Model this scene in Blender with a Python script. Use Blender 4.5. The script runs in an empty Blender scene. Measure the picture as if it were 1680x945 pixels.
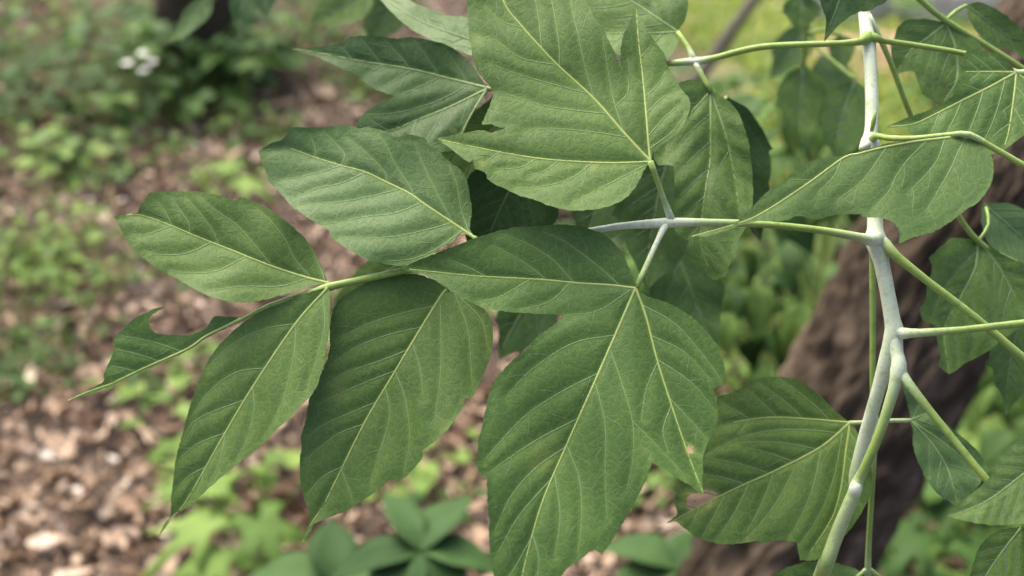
import bpy, math, random
import numpy as np
from mathutils import Vector, Matrix, noise
from mathutils.geometry import delaunay_2d_cdt

random.seed(7); RNG = np.random.default_rng(7)
S = bpy.context.scene
COL = S.collection
R = math.radians

# ------------------------------------------------------------------ camera
CAM = Vector((0, 0, 1.40)); PITCH = R(30); TAN = math.tan(R(22.5))
cam = bpy.data.cameras.new('camera'); co = bpy.data.objects.new('camera', cam); COL.objects.link(co)
co.location = CAM; co.rotation_euler = (R(90) - PITCH, 0, 0)
cam.angle = R(45); cam.clip_start = .02; cam.clip_end = 500
cam.dof.use_dof = True; cam.dof.focus_distance = .452; cam.dof.aperture_fstop = 8.3
S.camera = co
FWD = Vector((0, math.cos(PITCH), -math.sin(PITCH))); UPV = Vector((0, math.sin(PITCH), math.cos(PITCH)))

# ------------------------------------------------------------------ light
w = bpy.data.worlds.new('World'); S.world = w; w.use_nodes = True
nt = w.node_tree; bg = nt.nodes['Background']
sky = nt.nodes.new('ShaderNodeTexSky'); sky.sky_type = 'NISHITA'; sky.sun_disc = False
SUN_EL, SUN_AZ = 58, -35
sky.sun_elevation = R(SUN_EL); sky.sun_rotation = R(SUN_AZ); sky.air_density = .55; sky.dust_density = 6.0; sky.ozone_density = .0
nt.links.new(sky.outputs[0], bg.inputs[0]); bg.inputs[1].default_value = .145
sl = bpy.data.lights.new('sun', 'SUN'); so = bpy.data.objects.new('sun', sl); COL.objects.link(so)
sl.energy = 1.15; sl.angle = R(50); sl.color = (1, .965, .78)
_d = Vector((math.sin(R(SUN_AZ)) * math.cos(R(SUN_EL)), math.cos(R(SUN_AZ)) * math.cos(R(SUN_EL)), math.sin(R(SUN_EL))))
so.rotation_euler = _d.to_track_quat('Z', 'Y').to_euler(); so.location = _d * 20
S.view_settings.view_transform = 'Standard'; S.view_settings.look = 'None'; S.view_settings.gamma = 1
S.view_settings.use_curve_mapping = False; S.view_settings.exposure = 1.55

# ------------------------------------------------------------------ helpers
def PT(u, v, d):
    """world point that lies d metres in front of the lens plane in direction (u,v)"""
    k = TAN / 840 * d
    return CAM + Vector((1, 0, 0)) * ((u - 840) * k) + UPV * ((472.5 - v) * k) + FWD * d
def GR(u, v):
    k = TAN / 840
    r = Vector((1, 0, 0)) * ((u - 840) * k) + UPV * ((472.5 - v) * k) + FWD
    return CAM + r * (CAM.z / -r.z)
def PTS(uv, d):
    k = TAN / 840 * d
    out = np.empty((len(uv), 3))
    a = (uv[:, 0] - 840) * k; b = (472.5 - uv[:, 1]) * k
    for i in range(3):
        out[:, i] = CAM[i] + a * (1, 0, 0)[i] + b * UPV[i] + d * FWD[i]
    return out
def tag(o, label=None, cat=None, group=None, kind=None):
    if label: o['label'] = label
    if cat: o['category'] = cat
    if group: o['group'] = group
    if kind: o['kind'] = kind
    return o
def empty(name, loc):
    o = bpy.data.objects.new(name, None); COL.objects.link(o); o.location = loc; o.empty_display_size = .05
    return o
def link(name, me, mats, parent=None, loc=None):
    if not isinstance(mats, (list, tuple)): mats = [mats]
    if not len(me.materials):
        for m in mats: me.materials.append(m)
    o = bpy.data.objects.new(name, me); COL.objects.link(o)
    if loc is not None: o.location = loc
    if parent is not None: put(o, parent)
    return o
def wloc(o):
    l = Vector(o.location)
    while o.parent: o = o.parent; l += o.location
    return l
def put(o, parent):
    """parent by translation only: meshes keep world coordinates minus their roots' places"""
    o.parent = parent
def mesh(name, v, f, smooth=True, mi=None):
    me = bpy.data.meshes.new(name); me.from_pydata([tuple(map(float, p)) for p in v], [], [tuple(map(int, q)) for q in f])
    if smooth: me.polygons.foreach_set('use_smooth', [True] * len(me.polygons))
    if mi is not None: me.polygons.foreach_set('material_index', np.asarray(mi, dtype=np.int32))
    me.update(); return me
def catmull(P, step):
    P = [np.asarray(p, float) for p in P]
    if len(P) == 2: Q = [2 * P[0] - P[1]] + P + [2 * P[1] - P[0]]
    else: Q = [2 * P[0] - P[1]] + P + [2 * P[-1] - P[-2]]
    out = []
    for i in range(1, len(Q) - 2):
        a, b, c, d = Q[i - 1], Q[i], Q[i + 1], Q[i + 2]
        n = max(1, int(round(np.linalg.norm((c - b)[:2]) / step)))
        for k in range(n):
            t = k / n
            out.append(.5 * (2 * b + (c - a) * t + (2 * a - 5 * b + 4 * c - d) * t * t + (3 * b - a - 3 * c + d) * t ** 3))
    out.append(P[-1]); return np.array(out)

# ------------------------------------------------------------------ materials
def new_mat(name):
    m = bpy.data.materials.new(name); m.use_nodes = True
    t = m.node_tree; t.nodes.clear()
    out = t.nodes.new('ShaderNodeOutputMaterial'); b = t.nodes.new('ShaderNodeBsdfPrincipled')
    t.links.new(b.outputs[0], out.inputs[0]); return m, t, b, out
def N(t, kind, **kw):
    n = t.nodes.new(kind)
    for k, v in kw.items():
        if k in n.inputs: n.inputs[k].default_value = v
        else: setattr(n, k, v)
    return n
def ramp(t, src, stops):
    r = t.nodes.new('ShaderNodeValToRGB'); e = r.color_ramp.elements
    while len(e) < len(stops): e.new(.5)
    for x, (p, c) in zip(e, stops): x.position = p; x.color = c if len(c) == 4 else (*c, 1)
    t.links.new(src, r.inputs[0]); return r.outputs[0]
def mix(t, fac, a, b, mode='MIX'):
    n = t.nodes.new('ShaderNodeMix'); n.data_type = 'RGBA'; n.blend_type = mode
    for sock, val in ((0, fac), (6, a), (7, b)):
        if hasattr(val, 'links') or isinstance(val, bpy.types.NodeSocket): t.links.new(val, n.inputs[sock])
        elif isinstance(val, (int, float)): n.inputs[sock].default_value = val
        else: n.inputs[sock].default_value = (*val, 1) if len(val) == 3 else val
    return n.outputs[2]
def math_(t, op, a, b=None, clamp=False):
    n = t.nodes.new('ShaderNodeMath'); n.operation = op; n.use_clamp = clamp
    for i, x in enumerate((a, b)):
        if x is None: continue
        if isinstance(x, bpy.types.NodeSocket): t.links.new(x, n.inputs[i])
        else: n.inputs[i].default_value = x
    return n.outputs[0]
def attr(t, name, out='Fac'):
    a = t.nodes.new('ShaderNodeAttribute'); a.attribute_name = name; return a.outputs[out]

def leaf_mat(name, dark, light, trans=.16, rough=.56):
    m, t, b, out = new_mat(name)
    luv = attr(t, 'luv', 'Vector'); vd = attr(t, 'vd'); bl = attr(t, 'blotch')
    info = N(t, 'ShaderNodeObjectInfo')
    n1 = N(t, 'ShaderNodeTexNoise', Scale=.012, Detail=3.0); t.links.new(luv, n1.inputs['Vector'])
    c = mix(t, ramp(t, n1.outputs[0], [(.3, (0, 0, 0)), (.7, (1, 1, 1))]), dark, light)
    n2 = N(t, 'ShaderNodeTexNoise', Scale=.33, Detail=3.0, Roughness=.7); t.links.new(luv, n2.inputs['Vector'])
    c = mix(t, .55, c, ramp(t, n2.outputs[0], [(.3, (.42, .42, .42)), (.7, (.6, .6, .6))]), 'OVERLAY')
    # tertiary network of veinlets, warped a little
    nw = N(t, 'ShaderNodeTexNoise', Scale=.07, Detail=2.0); t.links.new(luv, nw.inputs['Vector'])
    vm = N(t, 'ShaderNodeVectorMath', operation='MULTIPLY_ADD'); t.links.new(nw.outputs['Color'], vm.inputs[0])
    vm.inputs[1].default_value = (26, 26, 0); t.links.new(luv, vm.inputs[2])
    vo = N(t, 'ShaderNodeTexVoronoi', feature='DISTANCE_TO_EDGE', Scale=1 / 17); vo.voronoi_dimensions = '2D'
    t.links.new(vm.outputs[0], vo.inputs['Vector'])
    v2 = N(t, 'ShaderNodeTexVoronoi', feature='DISTANCE_TO_EDGE', Scale=1 / 6.5); v2.voronoi_dimensions = '2D'
    t.links.new(vm.outputs[0], v2.inputs['Vector'])
    net = ramp(t, vo.outputs['Distance'], [(0, (1, 1, 1)), (.10, (0, 0, 0))])
    lightv = (light[0] * 1.9 + .02, light[1] * 1.55 + .02, light[2] * 1.5)
    c = mix(t, math_(t, 'MULTIPLY', net, .30), c, lightv)
    c = mix(t, math_(t, 'MULTIPLY', ramp(t, v2.outputs['Distance'], [(0, (1, 1, 1)), (.16, (0, 0, 0))]), .16), c, lightv)
    near = ramp(t, vd, [(0, (1, 1, 1)), (1, (0, 0, 0))])
    c = mix(t, math_(t, 'MULTIPLY', near, .34), c, lightv)
    # yellowed patches and dry brown spots
    c = mix(t, ramp(t, bl, [(0, (0, 0, 0)), (.5, (1, 1, 1))]), c, mix(t, ramp(t, bl, [(.62, (0, 0, 0)), (.75, (1, 1, 1))]), (.20, .25, .055), (.44, .31, .18)))
    ns = N(t, 'ShaderNodeTexNoise', Scale=.045, Detail=1.0); t.links.new(luv, ns.inputs['Vector'])
    c = mix(t, ramp(t, ns.outputs[0], [(.70, (0, 0, 0)), (.82, (.55, .55, .55))]), c, (.15, .2, .05))
    hv = N(t, 'ShaderNodeHueSaturation'); t.links.new(c, hv.inputs['Color'])
    t.links.new(math_(t, 'ADD', math_(t, 'MULTIPLY', info.outputs['Random'], .22), .89), hv.inputs['Value'])
    t.links.new(math_(t, 'ADD', math_(t, 'MULTIPLY', info.outputs['Random'], -.016), .508), hv.inputs['Hue'])
    c = hv.outputs[0]
    t.links.new(c, b.inputs['Base Color']); b.inputs['Roughness'].default_value = rough
    b.inputs['Specular IOR Level'].default_value = .32
    b.inputs['Sheen Weight'].default_value = .06; b.inputs['Sheen Roughness'].default_value = .4
    h = math_(t, 'ADD', math_(t, 'MULTIPLY', ramp(t, vo.outputs['Distance'], [(0, (0, 0, 0)), (.3, (1, 1, 1))]), .8),
              math_(t, 'MULTIPLY', ramp(t, v2.outputs['Distance'], [(0, (0, 0, 0)), (.35, (1, 1, 1))]), .45))
    h = math_(t, 'ADD', h, math_(t, 'MULTIPLY', n2.outputs[0], .5))
    bp = N(t, 'ShaderNodeBump', Strength=.15, Distance=.0005); t.links.new(h, bp.inputs['Height']); t.links.new(bp.outputs[0], b.inputs['Normal'])
    tr = N(t, 'ShaderNodeBsdfTranslucent'); t.links.new(mix(t, 1.0, c, (1.9, 1.8, .7), 'MULTIPLY'), tr.inputs[0])
    ms = N(t, 'ShaderNodeMixShader'); ms.inputs[0].default_value = trans
    t.links.new(b.outputs[0], ms.inputs[1]); t.links.new(tr.outputs[0], ms.inputs[2]); t.links.new(ms.outputs[0], out.inputs[0])
    return m

LEAF = leaf_mat('leaf_green', (.054, .114, .021), (.077, .151, .030))
LEAF_PALE = leaf_mat('leaf_greyish_green', (.060, .123, .031), (.081, .154, .044), .12, .55)
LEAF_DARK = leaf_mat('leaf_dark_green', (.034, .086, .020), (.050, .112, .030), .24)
LEAF_LIME = leaf_mat('leaf_yellow_green', (.062, .128, .030), (.084, .158, .042), .26)

def stalk_mat():
    m, t, b, out = new_mat('stalk')
    c = attr(t, 'Col', 'Color'); tc = N(t, 'ShaderNodeTexCoord')
    n = N(t, 'ShaderNodeTexNoise', Scale=900.0, Detail=3.0); t.links.new(tc.outputs['Object'], n.inputs['Vector'])
    n3 = N(t, 'ShaderNodeTexNoise', Scale=110.0, Detail=3.0); t.links.new(tc.outputs['Object'], n3.inputs['Vector'])
    c2 = mix(t, .5, c, ramp(t, n3.outputs[0], [(.3, (.38, .40, .34)), (.7, (.60, .60, .60))]), 'OVERLAY')
    c2 = mix(t, .3, c2, ramp(t, n.outputs[0], [(.3, (.35, .38, .3)), (.7, (.62, .62, .62))]), 'OVERLAY')
    nb = N(t, 'ShaderNodeTexNoise', Scale=260.0, Detail=4.0, Roughness=.65); t.links.new(tc.outputs['Object'], nb.inputs['Vector'])
    c2 = mix(t, ramp(t, nb.outputs[0], [(.54, (0, 0, 0)), (.70, (.75, .75, .75))]), c2, mix(t, 1.0, c2, (.55, .68, .40), 'MULTIPLY'))
    vl = N(t, 'ShaderNodeTexVoronoi', Scale=420.0); t.links.new(tc.outputs['Object'], vl.inputs['Vector'])
    c2 = mix(t, ramp(t, vl.outputs['Distance'], [(.08, (.4, .4, .4)), (.18, (0, 0, 0))]), c2, (.13, .13, .07))
    t.links.new(c2, b.inputs['Base Color']); b.inputs['Roughness'].default_value = .6
    bp = N(t, 'ShaderNodeBump', Strength=.25, Distance=.0004); t.links.new(n.outputs[0], bp.inputs['Height']); t.links.new(bp.outputs[0], b.inputs['Normal'])
    b.inputs['Subsurface Weight'].default_value = .15; b.inputs['Subsurface Radius'].default_value = (.002, .002, .001)
    return m
STALK = stalk_mat()
def vein_mat(name, col):
    m, t, b, out = new_mat(name)
    luv = attr(t, 'luv', 'Vector'); n = N(t, 'ShaderNodeTexNoise', Scale=.05, Detail=2.0); t.links.new(luv, n.inputs['Vector'])
    rk = attr(t, 'vd')
    c = ramp(t, rk, [(0, col), (.22, (col[0] * .44, col[1] * .60, col[2] * .85)), (1, (col[0] * .30 + .012, col[1] * .36 + .03, col[2] * .40 + .018))])
    c = mix(t, .4, c, ramp(t, n.outputs[0], [(.3, (.4, .4, .4)), (.7, (.6, .6, .6))]), 'OVERLAY')
    t.links.new(c, b.inputs['Base Color']); b.inputs['Roughness'].default_value = .55
    return m
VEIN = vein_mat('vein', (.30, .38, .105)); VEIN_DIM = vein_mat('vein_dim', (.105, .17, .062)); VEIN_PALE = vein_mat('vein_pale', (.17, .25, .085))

# ------------------------------------------------------------------ leaflet builder
def smooth_outline(O, step):
    O = list(O); k0 = next((i for i, p in enumerate(O) if len(p) > 2), 0)
    O = O[k0:] + O[:k0]
    runs, cur = [], [O[0][:2]]
    for p in O[1:] + [O[0]]:
        cur.append(p[:2])
        if len(p) > 2: runs.append(cur); cur = [p[:2]]
    if len(cur) > 1: runs.append(cur)
    out = []
    for r in runs: out.extend(catmull(r, step)[:-1])
    return np.array(out)
def seg_dist(P, A, B):
    """distance of points P to segments A-B -> min distance, index"""
    d = B - A; L = (d ** 2).sum(1) + 1e-9
    best = np.full(len(P), 1e9)
    for k in range(0, len(A), 64):
        a, dd, l = A[k:k + 64], d[k:k + 64], L[k:k + 64]
        t = np.clip(((P[:, None, :] - a[None]) * dd[None]).sum(2) / l[None], 0, 1)
        q = P[:, None, :] - a[None] - t[..., None] * dd[None]
        best = np.minimum(best, np.sqrt((q ** 2).sum(2)).min(1))
    return best
def inside(P, O):
    x, y = P[:, 0][:, None], P[:, 1][:, None]; a = O; b = np.roll(O, -1, 0)
    c = ((a[:, 1][None] > y) != (b[:, 1][None] > y)) & (x < (b[:, 0] - a[:, 0])[None] * (y - a[:, 1][None]) / ((b[:, 1] - a[:, 1])[None] + 1e-12) + a[:, 0][None])
    return c.sum(1) % 2 == 1
def poly_segs(L):
    A = np.concatenate([p[:-1] for p in L]); B = np.concatenate([p[1:] for p in L]); return A, B
def rot(v, a): c, s = math.cos(a), math.sin(a); return np.array((c * v[0] - s * v[1], s * v[0] + c * v[1]))

def leaflet(name, O, ribs, d0, gx=0, gy=.3, fold=.15, arch=.0, relief=1.0, wave=1.0, step=5, mat=LEAF, vein=VEIN,
            parent=None, lat=9, spots=(), extra=(), rw=3.0, fine=True, seed=1, label=None):
    rg = random.Random(seed * 31 + len(O))
    out = smooth_outline(O, step)
    nrm = np.roll(out, -1, 0) - np.roll(out, 1, 0); nrm = np.stack([nrm[:, 1], -nrm[:, 0]], 1) / (np.linalg.norm(nrm, axis=1)[:, None] + 1e-6)
    ph = rg.random() * 9
    k = np.arange(len(out)); out = out + nrm * (np.array([rg.uniform(-.8, .8) for _ in k]) + .4 * np.sin(k * .55 + ph) * np.sin(k * .13 + ph))[:, None]
    ribs = [catmull(r, 5) for r in ribs]; main = ribs[0]
    oA, oB = out, np.roll(out, -1, 0)
    size = np.ptp(out, axis=0).max()
    # ---- lateral veins
    lats, subs = [], [np.array(e, float) for e in extra]
    subs = [catmull(e, 5) for e in subs]
    rank1 = list(subs)
    for ri, rb in enumerate(ribs):
        seg = np.linalg.norm(np.diff(rb, axis=0), axis=1); cum = np.concatenate([[0], np.cumsum(seg)]); tot = cum[-1]
        others = [r for j, r in enumerate(ribs) if j != ri]
        if not lat: break
        n = max(3, int(round(lat * .72 * tot / size * 1.05)))
        for side in (-1, 1):
            off = rg.uniform(0, .5)
            for i in range(n):
                f = (i + .35 + off) / (n + .7)
                if f > .93 or f < .03: continue
                p0 = np.array([np.interp(f * tot, cum, rb[:, 0]), np.interp(f * tot, cum, rb[:, 1])])
                j = min(len(rb) - 2, int(np.searchsorted(cum, f * tot)) - 1); tg = rb[j + 1] - rb[j]; tg /= np.linalg.norm(tg)
                a = R(rg.uniform(44, 52) - 8 * f) * side; d = rot(tg, a); p = p0.copy(); path = [p0]
                for s_ in range(70):
                    p = p + d * 6; d = rot(d, -side * R(rg.uniform(.1, 1.5) * (1 + s_ * .03) * 300 / size))
                    if others and s_ > 1 and seg_dist(p[None], *poly_segs(others))[0] < 9: break
                    if (rank1 or lats) and s_ > 1 and seg_dist(p[None], *poly_segs(rank1 + [q_ for q_, _, _ in lats]))[0] < 7: break
                    if not inside(p[None], out)[0] or seg_dist(p[None], oA, oB)[0] < 4: break
                    path.append(p.copy())
                if len(path) > 4: lats.append((np.array(path), side, ri))
    # drop laterals of one rib that would run into those of another
    keep = []
    for L, sd, ri in sorted(lats, key=lambda x: -len(x[0])):
        oth = [q for q, _, r2 in keep if r2 != ri]
        if oth:
            dd = seg_dist(L, *poly_segs(oth)); bad = np.where(dd < 8)[0]
            if len(bad):
                L = L[:bad[0]]
        if len(L) > 4: keep.append((L, sd, ri))
    rank1 += [L for L, _, _ in keep]
    rank2 = []
    if fine:
        for L, sd, ri in keep + [(e, rg.choice((-1, 1)), 0) for e in subs]:
            m = len(L)
            for q in range(3, m - 1, max(4, int(6 * size / 400 + rg.randint(0, 3)))):
                for s2 in ((sd, -sd) if q > m * .5 else ((sd,) if rg.random() < .65 else (-sd,))):
                    d = rot((L[q] - L[q - 1]) / np.linalg.norm(L[q] - L[q - 1]), R(rg.uniform(42, 66)) * s2); p = L[q].copy(); path = [p]
                    allv = [x for x in rank1 if x is not L] + ribs + rank2[-6:]
                    A, B = poly_segs(allv)
                    for s_ in range(10):
                        p = p + d * 4; d = rot(d, -s2 * R(rg.uniform(1, 5)))
                        if not inside(p[None], out)[0] or seg_dist(p[None], A, B)[0] < 4 or seg_dist(p[None], oA, oB)[0] < 3: break
                        path.append(p.copy())
                    if len(path) > 2: rank2.append(np.array(path))
    # ---- surface
    sc = 2 * d0 * TAN / 1680
    u0, v0 = main[0]; axis = main[-1] - main[0]; L0 = np.linalg.norm(axis); axis /= L0
    rA, rB = poly_segs(ribs); vA, vB = poly_segs(ribs + rank1) if rank1 else (rA, rB)
    w1, w2, w3 = [rg.uniform(0, 6.28) for _ in range(3)]
    def depth(P):
        du, dv = P[:, 0] - u0, P[:, 1] - v0
        t = (du * axis[0] + dv * axis[1]) / L0; cr = (-du * axis[1] + dv * axis[0])
        rd = seg_dist(P, rA, rB); vdist = seg_dist(P, vA, vB)
        f = np.minimum(rd, 160)
        d = gx * du - gy * dv - .72 * fold * f * (1 - .25 * f / 160) + arch * L0 * np.clip(t, 0, 1.4) ** 2
        ed = seg_dist(P, oA, oB)
        wv = (2.6 * np.sin(cr / size * 11 + t * 4 + w1) + 2.2 * np.sin(t * 9 + w2 + cr / size * 5) + 1.6 * np.sin(t * 17 + cr / size * 9 + w3)) * size / 400
        d = d + wave * wv * (1 + .9 * np.exp(-ed / 18))
        d = d - relief * (3.4 * (1 - np.exp(-(vdist / 13) ** 1.3)) - 1.0 * np.exp(-(rd / 6) ** 2)) * np.clip(ed / 14, .72, 1)
        return d0 + sc * d, vdist
    xs = np.arange(out[:, 0].min(), out[:, 0].max(), step); ys = np.arange(out[:, 1].min(), out[:, 1].max(), step * .87)
    gxx, gyy = np.meshgrid(xs, ys); gxx = gxx + (np.arange(len(ys)) % 2)[:, None] * step * .5
    G = np.stack([gxx.ravel(), gyy.ravel()], 1); G = G + RNG.uniform(-.8, .8, G.shape)
    G = G[inside(G, out)]; G = G[seg_dist(G, oA, oB) > step * .5]
    n0 = len(out); allp = np.concatenate([out, G])
    cv, ce, cf, *_ = delaunay_2d_cdt([Vector(p) for p in allp], [], [list(range(n0))], 1, 1e-4)
    P = np.array([(p.x, p.y) for p in cv]); D, vdist = depth(P)
    F = np.array([f for f in cf if len(f) == 3], int)
    a, b, c = P[F[:, 0]], P[F[:, 1]], P[F[:, 2]]
    flip = ((b - a)[:, 0] * (c - a)[:, 1] - (b - a)[:, 1] * (c - a)[:, 0]) > 0
    F[flip] = F[flip][:, ::-1]
    th = .00028
    V = np.concatenate([PTS(P, D), PTS(P, D + th)]); nP = len(P)
    faces = [tuple(f) for f in F] + [tuple(f[::-1] + nP) for f in F]
    cnt = {}
    for f in F:
        for i in range(3):
            e = (int(f[i]), int(f[(i + 1) % 3])); cnt[e] = 1
    mi = [0] * len(faces)
    rim = [(i, j) for (i, j) in cnt if (j, i) not in cnt]; rv = sorted({i for e in rim for i in e}); ix = {v: 2 * nP + k for k, v in enumerate(rv)}; nR = len(rv)
    V = np.concatenate([V, V[rv], V[np.array(rv) + nP]])
    for (i, j) in rim: faces.append((ix[j], ix[i], ix[i] + nR, ix[j] + nR)); mi.append(1)
    bl = np.zeros(nP)
    for (su, sv, r, lev) in spots:
        q = np.exp(-(((P[:, 0] - su) ** 2 + (P[:, 1] - sv) ** 2) / r ** 2)); q = q * np.array([.72 + .75 * noise.noise(Vector((a_ * .11, b_ * .11, su))) for a_, b_ in P]); bl = np.maximum(bl, q * lev)
    vdn = np.clip(vdist / 7, 0, 1)
    luv = np.concatenate([P, P, P[rv], P[rv]]); vda = np.concatenate([vdn, vdn, np.full(2 * nR, .5)]); bla = np.concatenate([bl, bl, np.zeros(2 * nR)])
    # ---- vein ridges, real thickness, part of the blade
    VV = [V]; LU = [luv]; VA = [vda]; BA = [bla]; off = len(V)
    def ridge(path, r0, r1, rank):
        nonlocal off
        path = np.asarray(path); m = len(path)
        dd, _ = depth(path); tgt = np.gradient(path, axis=0); tgt /= (np.linalg.norm(tgt, axis=1)[:, None] + 1e-9)
        nr = np.stack([-tgt[:, 1], tgt[:, 0]], 1); rr = np.linspace(r0, r1, m)[:, None]
        ring = []
        for (cx, cz) in ((-1, .25), (-.6, -.55), (.6, -.55), (1, .25), (0, 1.1)):
            ring.append(PTS(path + nr * cx * rr, dd - sc * ((.10 * step - .35) if rank < .9 else 0) + cz * rr[:, 0] * sc * .8))
        vv = np.stack(ring, 1).reshape(-1, 3); K = 5
        for i in range(m - 1):
            for q in range(K):
                faces.append((off + i * K + q, off + i * K + (q + 1) % K, off + (i + 1) * K + (q + 1) % K, off + (i + 1) * K + q)); mi.append(1)
        VV.append(vv); LU.append(np.repeat(path, K, 0)); VA.append(np.full(len(vv), rank)); BA.append(np.zeros(len(vv))); off += len(vv)
    for i, r_ in enumerate(ribs): ridge(r_, rw * (1 if i == 0 else .85), .9, 0.0)
    for L in rank1: ridge(L, rw * .38 + .1, .55, .22)
    for L in rank2: ridge(L, .62, .38, 1.0)
    V = np.concatenate(VV); org = Vector(V[0] * 0)
    me = mesh(name, V, faces, True, mi)
    for nm, arr, ty in (('vd', np.concatenate(VA), 'FLOAT'), ('blotch', np.concatenate(BA), 'FLOAT')):
        at = me.attributes.new(nm, ty, 'POINT'); at.data.foreach_set('value', arr.astype(np.float32))
    l3 = np.concatenate(LU); l3 = np.concatenate([l3 + seed * 37.7, np.zeros((len(l3), 1))], 1)
    at = me.attributes.new('luv', 'FLOAT_VECTOR', 'POINT'); at.data.foreach_set('vector', l3.astype(np.float32).ravel())
    o = link(name, me, [mat, vein]); settle(o, parent)
    if label: o['label'] = label
    return o

def settle(o, parent, origin=None):
    """move the mesh so that its own origin sits on it, then parent"""
    me = o.data; p0 = Vector(me.vertices[0].co) if origin is None else Vector(origin)
    me.transform(Matrix.Translation(-p0)); pw = wloc(parent) if parent else Vector((0, 0, 0))
    o.location = p0 - pw
    if parent: o.parent = parent

def gen_leaf(base, tip, width, teeth=2, seed=0, lobes=False):
    """outline and ribs of an ovate, coarsely toothed leaflet"""
    rg = random.Random(seed); b = np.array(base, float); t = np.array(tip, float); ax = t - b; n = np.array((-ax[1], ax[0])) / np.linalg.norm(ax); L = np.linalg.norm(ax)
    prof = [(.04, .25), (.12, .62), (.24, .9), (.38, 1), (.52, .92), (.66, .72), (.80, .45), (.92, .16)]
    sides = []
    for s in (1, -1):
        pts = []; tt = sorted(rg.sample([3, 4, 5, 6], teeth)) if teeth else []
        for i, (f, h) in enumerate(prof):
            q = b + ax * f + n * s * width * .5 * h * rg.uniform(.92, 1.06)
            if i in tt:
                q2 = q + n * s * width * .04 + ax * .025
                pts.append((*q2, 1)); pts.append(tuple(q + ax * .035 - n * s * width * .03))
            else: pts.append(tuple(q))
        sides.append(pts)
    bend = n * rg.uniform(-.05, .05) * L
    O = [(*b, 1)] + sides[0] + [(*t, 1)] + sides[1][::-1]
    ribs = [[tuple(b), tuple(b + ax * .35 + bend), tuple(b + ax * .7 + bend), tuple(t)]]
    if lobes:
        for s in (1, -1): ribs.append([tuple(b), tuple(b + ax * .25 + n * s * width * .22), tuple(b + ax * .5 + n * s * width * .36)])
    return O, ribs

GREEN = (.23, .33, .075); WHITE = (.54, .60, .46); PALEG = (.36, .45, .22); LIME = (.20, .30, .06)
def tube(name, paths, parent, mat=STALK, K=10, closed=True):
    """paths: list of [(u,v,d,radius_px,colour), ...] -> one mesh, rings along smoothed paths"""
    V, F, C = [], [], []
    for path in paths:
        W = [list(PT(p[0], p[1], p[2])) + [p[3] * 2 * p[2] * TAN / 1680] + list(p[4]) for p in path]
        W = np.array(W); Q = catmull_n(W, .004); off = len(V)
        X = Q[:, :3]; T = np.gradient(X, axis=0); T /= np.linalg.norm(T, axis=1)[:, None] + 1e-12
        ref = np.array((.31, -.8, .5)); 
        for i in range(len(X)):
            t = T[i]; a = ref - t * ref.dot(t); a /= np.linalg.norm(a); b = np.cross(t, a)
            for k in range(K):
                an = 2 * math.pi * k / K
                V.append(X[i] + (a * math.cos(an) + b * math.sin(an)) * Q[i, 3]); C.append((*np.clip(Q[i, 4:7], 0, 1), 1))
        for i in range(len(X) - 1):
            for k in range(K):
                F.append((off + i * K + k, off + i * K + (k + 1) % K, off + (i + 1) * K + (k + 1) % K, off + (i + 1) * K + k))
        F.append(tuple(off + k for k in range(K))[::-1]); F.append(tuple(off + (len(X) - 1) * K + k for k in range(K)))
    me = mesh(name, V, F); at = me.attributes.new('Col', 'FLOAT_COLOR', 'POINT'); at.data.foreach_set('color', np.array(C, np.float32).ravel())
    o = link(name, me, mat); settle(o, parent); return o
def catmull_n(W, step):
    Q = np.concatenate([[2 * W[0] - W[1]], W, [2 * W[-1] - W[-2]]]); out = []
    for i in range(1, len(Q) - 2):
        a, b, c, d = Q[i - 1:i + 3]; n = max(2, int(np.linalg.norm((c - b)[:3]) / step)); n = min(n, 60)
        for k in range(n):
            t = k / n; r = .5 * (2 * b + (c - a) * t + (2 * a - 5 * b + 4 * c - d) * t * t + (3 * b - a - 3 * c + d) * t ** 3)
            lin = b + (c - b) * t; r[3:] = lin[3:]; out.append(r)
    out.append(W[-1]); return np.array(out)

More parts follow.
